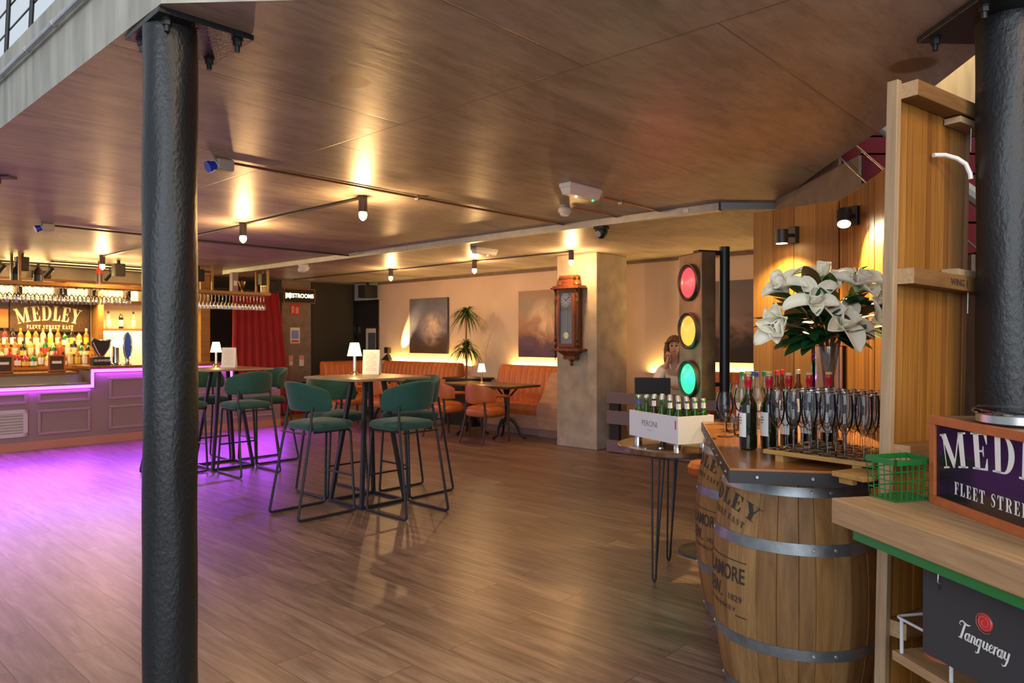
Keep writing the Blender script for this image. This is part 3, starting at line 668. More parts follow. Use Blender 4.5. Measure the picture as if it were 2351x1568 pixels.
# ================================================================== BAR
struct(uwbox('wall_left_return', 'concrete_brown', -14.2, 7.40, 0, -13.3, 7.55, CEIL))
BW = -11.25
bar = E('bar_counter', 'long mauve panelled bar counter with purple light strips under its top', 'bar counter', UW(0, BW), TH)
Y0, YA, YB, Y1 = 0.6, 3.48, 5.45, 6.38
m = MB().box(-0.62, Y0, 0.11, 0, YA, 0.80).box(-0.62, YB, 0.11, 0, Y1, 0.80); m.box(-0.62, YA, 0.11, 0, YB, 1.035)
m.build('body', 'bar_mauve', bar, smooth=0)
MB().box(-0.60, Y0, 0, 0.012, Y1, 0.115).build('plinth', 'kick_plinth', bar, smooth=0)
def panel(y0, y1, z0, z1):
    m = MB(); a, d = 0.035, 0.022
    m.box(0, y0, z0, d, y1, z0+a); m.box(0, y0, z1-a, d, y1, z1); m.box(0, y0, z0+a, d, y0+a, z1-a); m.box(0, y1-a, z0+a, d, y1, z1-a)
    m.build('panel_frame', 'bar_frame', bar, smooth=0, bevel=0.006)
for y0, y1, z0, z1 in ((0.75, 1.55, .62, .775), (1.7, 2.68, .62, .775), (2.80, 3.44, .62, .775), (2.80, 3.44, .19, .53),
                       (3.68, 4.45, .62, .93), (3.68, 4.45, .19, .53), (4.6, 5.34, .62, .93), (4.6, 5.34, .19, .53), (5.52, 6.26, .62, .775), (5.52, 6.26, .19, .53)):
    panel(y0, y1, z0, z1)
m = MB(); a = 0.05
for y0, y1 in ((1.72, 2.68),):
    m.box(0, y0, 0.19, 0.03, y1, 0.19+a); m.box(0, y0, 0.55-a, 0.03, y1, 0.55); m.box(0, y0, 0.19, 0.03, y0+a, 0.55); m.box(0, y1-a, 0.19, 0.03, y1, 0.55)
    for k in range(7):
        z = 0.25+k*0.038; m.add([(0.004, y0+a, z+0.028), (0.028, y0+a, z), (0.028, y1-a, z), (0.004, y1-a, z+0.028), (0.004, y0+a, z+0.022), (0.024, y0+a, z-0.004), (0.024, y1-a, z-0.004), (0.004, y1-a, z+0.022)], [(0,1,2,3), (4,7,6,5), (1,5,6,2), (0,4,5,1), (3,2,6,7)])
m.build('vent_grille', 'louvre', bar, smooth=0)['label'] = 'pale louvred vent grille'
# lips that hide the light strips, and the strips
m = MB().box(-0.02, YA-0.03, 1.012, 0.05, YB+0.03, 1.062).box(-0.02, Y0, 0.80, 0.05, YA-0.03, 0.848).box(-0.02, YB+0.03, 0.80, 0.05, Y1, 0.848)
m.box(-0.02, YA-0.045, 0.80, 0.05, YA-0.01, 1.062); m.box(-0.02, YB+0.01, 0.80, 0.05, YB+0.045, 1.062)
m.build('lip', 'bar_mauve', bar, smooth=0)
m = MB().box(0.05, YA-0.03, 1.018, 0.062, YB+0.03, 1.056).box(0.05, Y0, 0.805, 0.062, YA-0.03, 0.843).box(0.05, YB+0.03, 0.805, 0.062, Y1, 0.843)
m.box(0.05, YA-0.045, 0.805, 0.062, YA-0.012, 1.056); m.box(0.05, YB+0.012, 0.805, 0.062, YB+0.045, 1.056)
m.build('light_strip', 'purple_led', bar, smooth=0)
tp = E('bar_worktop', 'raised dark wood bar top carrying the beer taps', 'bar top', UW(0, BW), TH)
MB().box(-0.70, YA-0.07, 1.064, 0.085, YB+0.07, 1.105).build('board', 'counter_wood', tp, smooth=0, bevel=0.006)
tl = E('bar_worktop', 'lower bar top of wood and steel with two small card holders', 'bar top', UW(0, BW), TH)
MB().box(-0.30, Y0, 0.85, 0.05, YA-0.06, 0.872).build('ledge', 'steel_brushed', tl, smooth=0)
MB().box(-0.34, Y0, 0.802, -0.29, YA-0.06, 0.985).build('splashback', 'steel_brushed', tl, smooth=0)
MB().box(-0.72, Y0, 0.985, -0.25, YA-0.12, 1.02).build('board', 'counter_wood', tl, smooth=0, bevel=0.005)
t2 = E('bar_worktop', 'low end of the bar top beyond the taps', 'bar top', UW(0, BW), TH)
MB().box(-0.64, YB+0.09, 0.85, 0.08, Y1+0.04, 0.885).build('board', 'counter_wood', t2, smooth=0)
for y, ln, z in (((Y0+YA)/2, YA-Y0, 0.80), ((YA+YB)/2, YB-YA, 1.01), ((YB+Y1)/2, Y1-YB, 0.80)):
    q = UW(y, BW+0.075, z); o = light('bar_strip_light', 'AREA', q, 12*ln, (0.44, 0.05, 1.0), size=0.03, size_y=ln, spread=100)
    o.rotation_euler = Matrix.Rotation(TH, 3, 'Z').to_4x4().to_euler()
    o.rotation_euler = (Matrix.Rotation(TH, 4, 'Z') @ Matrix.Rotation(math.radians(-46), 4, 'Y')).to_euler()
for y, ln, z in (((Y0+YA)/2, YA-Y0, 0.797), ((YA+YB)/2, YB-YA, 1.008), ((YB+Y1)/2, Y1-YB, 0.797)):
    o = light('bar_strip_glow', 'AREA', UW(y, BW+0.030, z), 3.0*ln, (0.40, 0.04, 1.0), size=0.03, size_y=ln*0.97); o.rotation_euler = (0, 0, TH)
# card holders on the low top
for i, (px, lab) in enumerate(((8, 'small framed drinks card on the low bar top at the left edge of the photo'), (130, 'small framed drinks card on the low bar top, left of the raised end'))):
    r = (px-CX)/F_PX; w = BW-0.36; u = (r*WY*w - WX*w)/(UX-r*UY)
    t = E('card_holder', lab, 'card holder', UW(u, w, 1.02), TH, 'drinks cards on the bar')
    MB().box(-0.04, -0.10, 0, 0.04, 0.10, 0.012).build('foot', 'dark_wood', t, smooth=0)
    m = MB().box(0.0, -0.105, 0.012, 0.02, 0.105, 0.03).box(0, -0.105, 0.22, 0.02, 0.105, 0.24).box(0, -0.105, 0.03, 0.02, -0.085, 0.22).box(0, 0.085, 0.03, 0.02, 0.105, 0.22)
    m.build('frame', 'rust_frame', t, smooth=0)
    MB().box(0.004, -0.085, 0.03, 0.01, 0.085, 0.22).build('card', 'dark_wood', t, smooth=0)
    MB().box(0.010, -0.06, 0.12, 0.012, 0.06, 0.155).build('print', 'paper', t, smooth=0)
def on_bar(px, w, z=1.105):
    r = (px-CX)/F_PX; u = (r*WY*w - WX*w)/(UX-r*UY); return UW(u, w, z)
# beer taps
t = E('beer_tap', 'black beer tap shaped like a harp beside the white disc tap', 'beer tap', on_bar(231, BW-0.22), TH)
m = MB().box(-0.08, -0.12, 0, 0.06, 0.12, 0.12); m.build('base', 'black_metal', t, bevel=0.01, smooth=0)
P = sans_polys('GUINNESS', 0.045); m = MB(); put_polys(m, P, lambda x, y: (0.062, x, 0.055+y)); m.build('name', 'letter_white', t, smooth=0)
m = MB(); hp = [(-0.13, 0.34), (-0.10, 0.40), (-0.04, 0.375), (0.04, 0.365), (0.11, 0.385), (0.14, 0.37), (0.12, 0.28), (0.07, 0.20), (0.03, 0.14), (-0.03, 0.14), (-0.07, 0.20), (-0.11, 0.28)]
m.X = Matrix.Rotation(PI/2, 4, 'Z') @ Matrix.Rotation(PI/2, 4, 'X'); m.prism(hp, -0.02, 0.045); m.build('harp', 'black_metal', t, bevel=0.012, smooth=0)
m = MB().tube([(0.055, -0.115, 0.33), (0.055, -0.06, 0.20), (0.055, -0.025, 0.145)], 0.007, 6); m.tube([(0.055, 0.12, 0.35), (0.055, 0.10, 0.26), (0.055, 0.03, 0.145)], 0.007, 6); m.tube([(0.055, -0.09, 0.385), (0.055, -0.03, 0.36), (0.055, 0.06, 0.355), (0.055, 0.12, 0.372)], 0.009, 6); m.build('edge_trim', 'chrome', t)
MB().lathe([(0.05, 0.12), (0.055, 0.14), (0.02, 0.15)], 16).build('collar', 'chrome', t)
t = E('beer_tap', 'steel column beer tap with a glowing round white disc', 'beer tap', on_bar(266, BW-0.22), TH)
MB().lathe([(0.075, 0), (0.07, 0.02), (0.045, 0.03), (0.043, 0.30), (0.047, 0.32), (0.047, 0.40)], 20).build('column', 'chrome', t)
m = MB(); m.cyl((0.05, 0, 0.33), (0.078, 0, 0.33), 0.075, n=28); m.build('disc', 'tap_disc', t)
MB().tube([(0.04, -0.09, 0.22), (0.05, -0.09, 0.06)], 0.012, 8).build('nozzle', 'chrome', t)
t = E('beer_tap', 'tall oval blue and silver beer tap nearest the black column', 'beer tap', on_bar(292, BW-0.22), TH)
MB().lathe([(0.06, 0), (0.055, 0.02), (0.03, 0.04), (0.03, 0.10)], 16).build('base', 'chrome', t)
def oval(a, b, x0, sc=1): th = 2*PI*a; return (x0, 0.055*sc*math.cos(th), 0.28+0.20*sc*math.sin(th))
m = MB(); n = 28; vs = [oval(i/n, 0, -0.02) for i in range(n)]+[oval(i/n, 0, 0.03) for i in range(n)]
m.add(vs, [tuple(reversed(range(n))), tuple(range(n, 2*n))]+[(i, (i+1) % n, n+(i+1) % n, n+i) for i in range(n)]); m.build('badge', 'label_blue', t)
MB().tube([oval(i/28, 0, 0.03) for i in range(28)], 0.009, 6, closed=True).build('rim', 'chrome', t)

# ------------------------------------------------------------------ back bar
bb = E('back_bar', 'wooden back bar cabinet with stepped bottle shelves and a lit niche', 'back bar', UW(0, -13.42), TH)
MB().box(0, 0.6, 0, 0.52, 5.75, 0.98).build('cabinet', 'dark_wood', bb, smooth=0)
MB().box(0, 0.6, 0.98, 0.56, 5.75, 1.02).build('worktop', 'counter_wood', bb, smooth=0)
TIERS = [(0.44, 1.05), (0.31, 1.20), (0.18, 1.36)]
for k, (x, z) in enumerate(TIERS): MB().box(0.0, 0.7, 1.02 if k == 0 else TIERS[k-1][1], x+0.07, 4.12, z).build('step', 'shelf_wood', bb, smooth=0)
MB().box(0.0, 0.7, 1.36, 0.02, 4.1, 2.10).build('back_panel', 'dark_wood', bb, smooth=0)
MB().box(0.0, 4.12, 1.02, 0.34, 4.20, 2.25).build('upright', 'shelf_wood', bb, smooth=0)
MB().box(0.0, 5.55, 1.02, 0.30, 5.62, 2.25).build('upright', 'shelf_wood', bb, smooth=0)
MB().box(0.0, 4.20, 1.62, 0.26, 5.55, 1.66).build('shelf', 'shelf_wood', bb, smooth=0)
MB().box(0.02, 4.22, 1.565, 0.25, 5.50, 1.618).build('light_strip', 'white_led', bb, smooth=0)
MB().box(0.0, 0.6, 2.10, 0.30, 5.75, 2.13).build('high_shelf', 'shelf_wood', bb, smooth=0)
MB().box(0.0, 0.6, 2.40, 0.30, 5.75, 2.44).build('high_shelf', 'shelf_wood', bb, smooth=0)
for y0, y1 in ((0.9, 1.6), (1.75, 2.45), (2.62, 3.0), (3.12, 3.55), (3.75, 4.05), (4.25, 4.6), (4.7, 4.85), (4.95, 5.5)):
    MB().box(0.02, y0, 2.15, 0.03, y1, 2.36).build('lit_panel', 'shelf_glow', bb, smooth=0)
sg = E('name_sign', 'dark sign board with cream arched lettering above the bar bottles', 'sign', UW(0, -13.39), TH)
ya, yb = on_bar(22, -13.38).dot(Vector((UX, UY, 0))), on_bar(205, -13.38).dot(Vector((UX, UY, 0)))
yc = (ya+yb)/2-0.03
MB().box(0.0, ya, 1.60, 0.03, yb, 2.06).build('board', 'dark_wood', sg, smooth=0, bevel=0.004)
G, Wd = serif_line('MEDLEY', 0.235, 0.06); m = MB(); kx = 0.86/Wd
for c_, polys in G:
    for p in polys:
        q = [arch((x*kx, y), 0, 1.5) for x, y in p]; m.add([(0.034, yc+x, 1.785+y) for x, y in q], [tuple(range(len(q)))])
m.build('lettering', 'letter_cream', sg, smooth=0)
G, Wd = serif_line('FLEET STREET EAST', 0.062, 0.12); m = MB(); kx = 0.66/Wd
for c_, polys in G:
    for p in polys: m.add([(0.034, yc+0.02+x*kx, 1.645+y) for x, y in p], [tuple(range(len(p)))])
m.build('small_lettering', 'letter_cream', sg, smooth=0)
MB().box(0.0, ya-0.5, 1.66, 0.028, ya-0.02, 1.95).build('red_picture', 'rust_frame', tag(E('wall_picture', 'red brown picture on the bar wall left of the dark name sign', 'picture', UW(0, -13.39), TH), 'red brown picture on the bar wall left of the dark name sign', 'picture'), smooth=0)

# bottles
mat('bt_green', (0.02, 0.11, 0.02), 0.08, spec=0.8); mat('bt_amber', (0.35, 0.13, 0.015), 0.08, spec=0.8); mat('bt_dark', (0.02, 0.012, 0.008), 0.08, spec=0.8)
mat('bt_clear', (0.55, 0.45, 0.26), 0.08, spec=0.8); mat('bt_lime', (0.30, 0.42, 0.03), 0.1, spec=0.8); mat('bt_red', (0.30, 0.02, 0.02), 0.1, spec=0.8); mat('bt_gold', (0.55, 0.33, 0.06), 0.15, spec=0.8)
mat('lb_cream', (0.72, 0.62, 0.40), 0.6); mat('lb_white', (0.78, 0.74, 0.64), 0.6); mat('lb_yellow', (0.72, 0.50, 0.06), 0.6); mat('lb_red', (0.45, 0.06, 0.03), 0.6); mat('lb_black', (0.03, 0.025, 0.02), 0.5)
mat('cp_red', (0.40, 0.02, 0.03), 0.5); mat('cp_gold', (0.55, 0.36, 0.08), 0.4, metal=0.5); mat('cp_black', (0.02, 0.02, 0.02), 0.4); mat('cp_white', (0.72, 0.68, 0.58), 0.5)
SHAPES = {'tall': [(.036, 0), (.037, .01), (.037, .185), (.033, .205), (.016, .235), (.0145, .24), (.0145, .285)],
          'round': [(.042, 0), (.044, .012), (.044, .135), (.038, .165), (.018, .195), (.015, .20), (.015, .245)],
          'squat': [(.050, 0), (.052, .015), (.052, .11), (.044, .145), (.018, .175), (.015, .18), (.015, .215)]}
BM = {}
def bottle_mesh(shape, g, l, c):
    k = (shape, g, l, c)
    if k in BM: return BM[k]
    p = SHAPES[shape]; m = MB(); m.lathe(p, 12); r, h = p[2][0], p[2][1]
    m.m = 1; m.lathe([(r+0.0012, h*0.22), (r+0.0012, h*0.80)], 12, caps=False)
    m.m = 2; m.lathe([(0.0165, p[-1][1]-0.03), (0.0165, p[-1][1]+0.012)], 10)
    o = m.build('spirit_bottle', [g, l, c]); BM[k] = o; o['_used'] = 0
    return o
def spirit(shape, g, l, c, loc, label, group):
    o = bottle_mesh(shape, g, l, c)
    if o['_used']: o = o.copy(); C.objects.link(o)
    o['_used'] = 1; o.location = loc; o.rotation_euler = (0, 0, random.uniform(0, 6)); tag(o, label, 'bottle', group)
    return o
GN = {'bt_green': 'green', 'bt_amber': 'amber', 'bt_dark': 'black', 'bt_clear': 'clear', 'bt_lime': 'lime', 'bt_red': 'red', 'bt_gold': 'golden'}
LN = {'lb_cream': 'cream', 'lb_white': 'white', 'lb_yellow': 'yellow', 'lb_red': 'red', 'lb_black': 'black'}
CN = {'cp_red': 'red', 'cp_gold': 'gold', 'cp_black': 'black', 'cp_white': 'white'}
ORD = ['first', 'second', 'third', 'fourth', 'fifth', 'sixth', 'seventh', 'eighth', 'ninth', 'tenth', 'eleventh', 'twelfth', 'thirteenth', 'fourteenth', 'fifteenth', 'sixteenth', 'seventeenth', 'eighteenth', 'nineteenth', 'twentieth']
rb = random.Random(3)
TN = ['lowest', 'middle', 'top']
for k, (x, z) in enumerate(TIERS):
    for i in range(13):
        g = rb.choice(['bt_clear', 'bt_amber', 'bt_green', 'bt_clear', 'bt_gold', 'bt_dark', 'bt_amber', 'bt_red']); l = rb.choice(['lb_cream', 'lb_white', 'lb_white', 'lb_cream', 'lb_yellow', 'lb_red']); c = rb.choice(list(CN)); s = rb.choice(['tall', 'round', 'tall', 'squat'] if k < 2 else ['tall', 'tall', 'round'])
        if k == 2 and i == 4: g, l, c, s = 'bt_lime', 'lb_white', 'cp_red', 'tall'
        y = 2.76 + i*0.102 + rb.uniform(-.004, .004)
        spirit(s, g, l, c, UW(y, -13.42+x, z), f'{GN[g]} spirit bottle with {CN[c]} cap, {ORD[i]} from left on {TN[k]} step', 'spirit bottles on the back bar')
for i in range(6):
    g = rb.choice(['bt_dark', 'bt_clear', 'bt_green', 'bt_clear']); y = 4.34+i*0.2
    spirit('tall', g, 'lb_white', rb.choice(['cp_black', 'cp_gold']), UW(y, -13.42+0.13, 1.66), f'{GN[g]} bottle on the lit niche shelf beside the black column, {ORD[i]} from left', 'bottles on the lit niche shelf')
for i, y in enumerate((1.68, 2.53, 3.06, 3.62, 3.68, 4.12, 4.65, 4.9)):
    spirit('tall', 'bt_dark', 'lb_black', 'cp_black', UW(y, -13.42+0.16, 2.13), f'dark bottle between the glowing high shelf panels, {ORD[i]} from left', 'dark bottles on the high shelf')
# ------------------------------------------------------------------ gantry over the bar with glasses
gt = E('glass_rack', 'wooden rack hung from the ceiling over the bar holding upturned glasses', 'glass rack', UW(0, BW), TH)
for x in (-0.42, -0.02): MB().box(x-0.03, 0.6, 2.215, x+0.03, 6.2, 2.262).build('beam', 'shelf_wood', gt, smooth=0)
MB().box(-0.39, 0.6, 2.232, -0.05, 6.2, 2.245).build('shelf', 'shelf_wood', gt, smooth=0)
for y in (0.9, 2.6, 4.3, 5.2, 6.16):
    for x in (-0.42, -0.02): MB().box(x-0.015, y-0.015, 2.262, x+0.015, y+0.015, CEIL).build('hanger', 'shelf_wood', gt, smooth=0)
m = MB()
for i in range(60): m.box(-0.36, 0.7+i*0.092-0.004, 2.205, -0.06, 0.7+i*0.092+0.004, 2.215)
m.build('glass_runner', 'dark_wood', gt, smooth=0)
def hang(kind, prof, n=14):
    m = MB().lathe(prof, n, caps=False); o = m.build(kind, 'rack_glass', fix=False); o.hide_render = False; return o
WG = [(0.034, 0), (0.033, -0.003), (0.006, -0.012), (0.0045, -0.03), (0.0045, -0.085), (0.012, -0.10), (0.034, -0.12), (0.043, -0.15), (0.042, -0.185), (0.034, -0.225)]
FG = [(0.030, 0), (0.029, -0.003), (0.006, -0.012), (0.0045, -0.03), (0.0045, -0.10), (0.010, -0.115), (0.022, -0.14), (0.028, -0.17), (0.028, -0.19), (0.026, -0.235)]
wg = hang('hanging_wine_glass', WG); fg = hang('hanging_flute', FG); uw_, uf_ = [0], [0]
def hangat(src, used, loc, lab, grp):
    o = src
    if used[0]: o = src.copy(); C.objects.link(o)
    used[0] += 1; o.location = loc; tag(o, lab, 'glass', grp)
for i in range(16):
    for r, x in enumerate((-0.12, -0.30)):
        hangat(wg, uw_, UW(2.40+i*0.105, BW+x, 2.205), f'wine glass hanging upside down over the bar taps, {ORD[i]} from left in the {"front" if r == 0 else "rear"} row', 'wine glasses hanging left of the black column')
for i in range(20):
    hangat(fg, uf_, UW(5.0+i*0.060, BW-0.12, 2.205), f'slim glass hanging upside down before the red curtain, {ORD[19-i]} from right', 'slim glasses hanging from the rack end')
# things standing on the rack
def box_speaker(label, loc, s=(0.16, 0.15, 0.24), rz=TH, group=None, mount=True):
    t = E('loudspeaker', label, 'speaker', loc, rz, group); a, b, c = s
    MB().box(-a/2, -b/2, -c, a/2, b/2, 0).build('cabinet', 'black_metal', t, bevel=0.008, smooth=0)
    MB().box(a/2, -b/2+0.012, -c+0.012, a/2+0.006, b/2-0.012, -0.012).build('grille', 'black_panel', t, smooth=0)
    if mount: MB().box(-0.02, -0.02, 0, 0.02, 0.02, 0.05).build('bracket', 'black_metal', t, smooth=0)
    return t
for px, lab in ((50, 'black loudspeaker under the ceiling over the bar, left of the name sign'), (272, 'black loudspeaker under the ceiling beside the bar lamp'), (455, 'black loudspeaker under the ceiling touching the right side of the black column'), (606, 'black loudspeaker under the ceiling over the end of the glass rack')):
    q = on_bar(px, BW-0.25, CEIL-0.05); box_speaker(lab, q, (0.14, 0.15, 0.19), group='speakers over the bar')
box_speaker('large dark wall speaker above the black fire door', UW(8.92, -12.25, CEIL-0.06), (0.30, 0.26, 0.26), rz=TH-PI/2)
for px, w, g, lab in ((38, BW-.2, 'bt_dark', 'dark bottle standing on the hanging rack, left of the pair under the ceiling speaker'), (88, BW-.2, 'bt_dark', 'dark bottle standing on the hanging rack, right of the pair under the ceiling speaker'), (228, BW-.2, 'bt_red', 'dark red bottle standing on the hanging rack near the bar lamp')):
    o = spirit('squat' if px < 100 else 'tall', g, 'lb_black', 'cp_black', on_bar(px, w, 2.246), lab, 'bottles standing on the rack'); o.scale = (1.1, 1.1, 1.25)
t = E('trophy_cup', 'gold cup standing on the end of the hanging rack', 'cup', on_bar(556, BW-0.2, 2.246), TH)
MB().lathe([(0.045, 0), (0.04, 0.012), (0.012, 0.03), (0.012, 0.07), (0.03, 0.10), (0.045, 0.15), (0.06, 0.20), (0.055, 0.20), (0.04, 0.15), (0.0, 0.10)], 20).build('cup_body', 'brass', t)
t = E('gift_tube', 'gold patterned bottle tube on the rack under the end speaker', 'tube', on_bar(605, BW-0.2, 2.246), TH)
MB().lathe([(0.05, 0), (0.05, 0.13)], 18).build('tube', 'bt_gold', t); MB().lathe([(0.052, 0.13), (0.052, 0.15)], 18).build('lid', 'brass', t)
t = E('gift_box', 'tall purple grey bottle box on the hanging rack before the curtain', 'box', on_bar(537, BW-0.2, 2.246), TH)
MB().box(-0.05, -0.05, 0, 0.05, 0.05, 0.34).build('carton', 'bar_mauve', t, smooth=0); MB().box(0.05, -0.03, 0.12, 0.052, 0.03, 0.2).build('print', 'paper', t, smooth=0)
# track spots over the back bar
for i, px in enumerate((2, 113, 252)):
    q = on_bar(px, -12.75, CEIL)
    t = E('track_spotlight', ['black track spotlight at the left edge above the bottles', 'black track spotlight above the name sign', 'black track spotlight beside the lamp in front of the bar'][i], 'spotlight', q, TH, 'track spotlights over the back bar')
    MB().cyl((0, 0, -0.09), (0, 0, 0), 0.012).build('stem', 'black_metal', t)
    m = MB().cyl((0.05, 0.03, -0.08), (-0.07, -0.04, -0.20), 0.035, n=18); m.build('head', 'black_metal', t)
    light('spot_light', 'SPOT', q+Vector(UW(0, -0.1, -0.25)), 60, (1.0, 0.72, 0.30), size=0.05, spot=95, blend=0.6, aim=q+UW(-0.05, -0.45, -1.4))
t = E('spotlight_track', 'black lighting track on the ceiling above the back bar', 'track', UW(0, -12.75, CEIL), TH)
MB().box(-0.018, 0.8, -0.025, 0.018, 5.6, 0).build('rail', 'black_metal', t, smooth=0)
o = light('back_bar_glow', 'AREA', UW(3.2, -13.0, 2.08), 75, (1.0, 0.70, 0.26), size=0.1, size_y=4.6, aim=UW(3.2, -13.25, 0.9))
o.rotation_euler = (Matrix.Rotation(TH, 4, 'Z') @ Matrix.Rotation(math.radians(-12), 4, 'Y')).to_euler()
o = light('niche_glow', 'AREA', UW(4.9, -13.2, 1.55), 9, (1.0, 0.78, 0.36), size=0.1, size_y=1.2)
o.rotation_euler = (0, 0, TH)
o = light('tile_glow', 'AREA', UW(3.2, -13.05, 2.46), 34, (1.0, 0.72, 0.28), size=0.06, size_y=4.6)
o.rotation_euler = (Matrix.Rotation(TH, 4, 'Z') @ Matrix.Rotation(math.radians(-125), 4, 'Y')).to_euler()
# small things on the bar wall side
for i, (y, z, lab) in enumerate(((1.2, 2.44, 'dark picture frame leaning on the top bar shelf at the left'), (3.35, 2.44, 'small black picture frame leaning on the top bar shelf'))):
    t = E('small_frame', lab, 'frame', UW(y, -13.25, z), TH); MB().box(-0.015, -0.13, 0, 0.015, 0.13, 0.13).build('frame', 'black_metal', t, smooth=0); MB().box(0.015, -0.10, 0.025, 0.017, 0.10, 0.105).build('picture', 'dark_wood', t, smooth=0)
# curtain and passage
t = E('curtain', 'floor length red velvet curtain hanging beyond the end of the bar', 'curtain', UW(0, -12.78), TH)
def cf(a, b):
    top0, top1, bot0, bot1 = 6.28, 7.18, 6.25, 7.48
    z = 2.36*(1-b)+0.02
    y = (top0+(top1-top0)*a)*(1-b)+(bot0+(bot1-bot0)*a)*b
    x = 0.05*math.sin(a*46)*(0.5+0.5*b)+0.02*math.sin(a*90+2*b)
    return (x, y, z)
MB().grid(cf, 160, 14).build('cloth', 'red_curtain', t, fix=False, thick=0.004)
MB().tube([(0, 5.9, 2.40), (0, 7.38, 2.40)], 0.013, 8).build('rail', 'dark_pipe', t)
for k in range(7): MB().box(-0.006, 6.3+k*0.14, 2.36, 0.006, 6.32+k*0.14, 2.40).build('ring', 'dark_pipe', t, smooth=0)
# signs on the brown wall
def wall_sign(name, label, cat, px0, px1, py0, py1, mt, w=-13.0, thick=0.006, frame=None):
    pc = (px0+px1)/2; q = on_bar(pc, w); d = q.y; y0 = on_bar(px0, w).dot(Vector((UX, UY, 0))); y1 = on_bar(px1, w).dot(Vector((UX, UY, 0)))
    z1, z0 = CAM_H+(HZ-py0)*d/F_PX, CAM_H+(HZ-py1)*d/F_PX
    t = E(name, label, cat, UW((y0+y1)/2, w, z0), TH); hw, h = (y1-y0)/2, z1-z0
    MB().box(0.001, -hw, 0, thick, hw, h).build('board', mt, t, smooth=0)
    return t, hw, h
t, hw, h = wall_sign('lit_sign', 'lit wooden framed sign pointing to the restrooms over the brown wall', 'sign', 650, 719, 665, 694, 'black_panel', thick=0.03)
m = MB(); a = 0.022; m.box(0.0, -hw-a, -a, 0.05, hw+a, 0).box(0, -hw-a, h, 0.05, hw+a, h+a).box(0, -hw-a, 0, 0.05, -hw, h).box(0, hw, 0, 0.05, hw+a, h); m.build('frame', 'batten_wood', t, smooth=0)
m = MB(); P = sans_polys('RESTROOMS', 0.115); put_polys(m, P, lambda x, y: (0.033, x*0.92+0.03, h*0.36+y)); P = sans_polys('M', 0.16); put_polys(m, P, lambda x, y: (0.033, x-hw+0.09, h*0.28+y)); P = sans_polys('>', 0.14); put_polys(m, P, lambda x, y: (0.033, x+hw-0.05, h*0.30+y)); m.build('lettering', 'lit_letters', t, smooth=0)
t, hw, h = wall_sign('fire_point_sign', 'red square fire equipment sign below the lit restroom sign', 'sign', 666, 688, 698, 723, 'sign_red')
m = MB(); m.box(0.006, -hw*.7, h*.15, 0.008, -hw*.2, h*.8); m.box(0.006, hw*.1, h*.12, 0.008, hw*.75, h*.72); m.build('pictogram', 'sign_pink', t, smooth=0)
t, hw, h = wall_sign('notice', 'white and blue paper notice on the brown wall below the red sign', 'notice', 666, 688, 752, 788, 'paper')
MB().box(0.006, -hw*.75, h*.28, 0.008, hw*.75, h*.82).build('blue_text', 'paper_blue', t, smooth=0); MB().box(0.006, -hw*.75, h*.06, 0.008, hw*.75, h*.20).build('red_text', 'ink_red', t, smooth=0)
t, hw, h = wall_sign('notice', 'narrow pink topped notice low on the brown wall, nearer the black panel', 'notice', 687, 697, 816, 840, 'paper'); MB().box(0.006, -hw, h*.6, 0.008, hw, h).build('red_top', 'sign_pink', t, smooth=0)
t, hw, h = wall_sign('notice', 'narrow pink notice low on the brown wall, nearer the curtain', 'notice', 663, 672, 816, 840, 'sign_pink'); MB().box(0.006, -hw*.8, h*.1, 0.008, hw*.8, h*.4).build('text', 'paper', t, smooth=0)
for px, lab in ((677, 'red fire extinguisher standing by the brown wall behind the tall table'), (694, 'darker fire extinguisher standing by the brown wall, further from the curtain')):
    q = on_bar(px, -12.8, 0); t = E('fire_extinguisher', lab, 'fire extinguisher', q, TH, 'fire extinguishers')
    MB().lathe([(0.085, 0), (0.09, 0.02), (0.09, 0.42), (0.07, 0.50), (0.03, 0.54), (0.03, 0.57)], 20).build('cylinder', 'ext_red', t); MB().box(-0.02, -0.06, 0.57, 0.02, 0.07, 0.62).build('valve', 'black_metal', t, smooth=0); MB().tube([(0.02, 0.05, 0.58), (0.09, 0.10, 0.5), (0.10, 0.10, 0.2)], 0.011, 8).build('hose', 'black_metal', t)
# exit sign, photo on the door
t = E('exit_sign', 'green and white running man exit sign over the black fire door', 'sign', UW(9.10, -12.62, 2.40), TH)
MB().box(-0.23, -0.02, 0, 0.23, -0.002, 0.19).build('plate', 'white_plastic', t, smooth=0)
MB().box(-0.02, -0.024, 0.015, 0.15, -0.02, 0.175).build('green_panel', 'sign_green', t, smooth=0)
m = MB().box(-0.18, -0.024, 0.03, -0.12, -0.02, 0.16); m.build('green_door', 'sign_green', t, smooth=0)
P = [(0.03, .10), (0.065, .05), (0.10, .10), (0.08, .10), (0.08, .15), (0.05, .15), (0.05, .10)]
m = MB(); m.add([(x, -0.026, z) for x, z in P], [tuple(range(7))]); m.build('arrow', 'white_plastic', t, smooth=0)
MB().lathe([(0.018, 0), (0.012, -0.008), (0, -0.01)], 10, (0.13, -0.03, -0.01)).build('indicator', 'green_dot', t)
t = E('framed_photo', 'white mounted black and white photo in a frame against the fire door', 'picture', UW(9.11, -12.32, 1.05), TH)
m = MB().box(-0.21, -0.035, 0, 0.21, -0.01, 0.66); m.build('mount', 'paper', t, smooth=0)
m = MB().box(-0.23, -0.04, -0.02, -0.20, -0.005, 0.68).box(0.20, -0.04, -0.02, 0.23, -0.005, 0.68).box(-0.23, -0.04, 0.65, 0.23, -0.005, 0.68).box(-0.23, -0.04, -0.02, 0.23, -0.005, 0.01); m.build('frame', 'dark_wood', t, smooth=0)
MB().box(-0.13, -0.037, 0.16, 0.13, -0.034, 0.56).build('photo', 'stone', t, smooth=0)

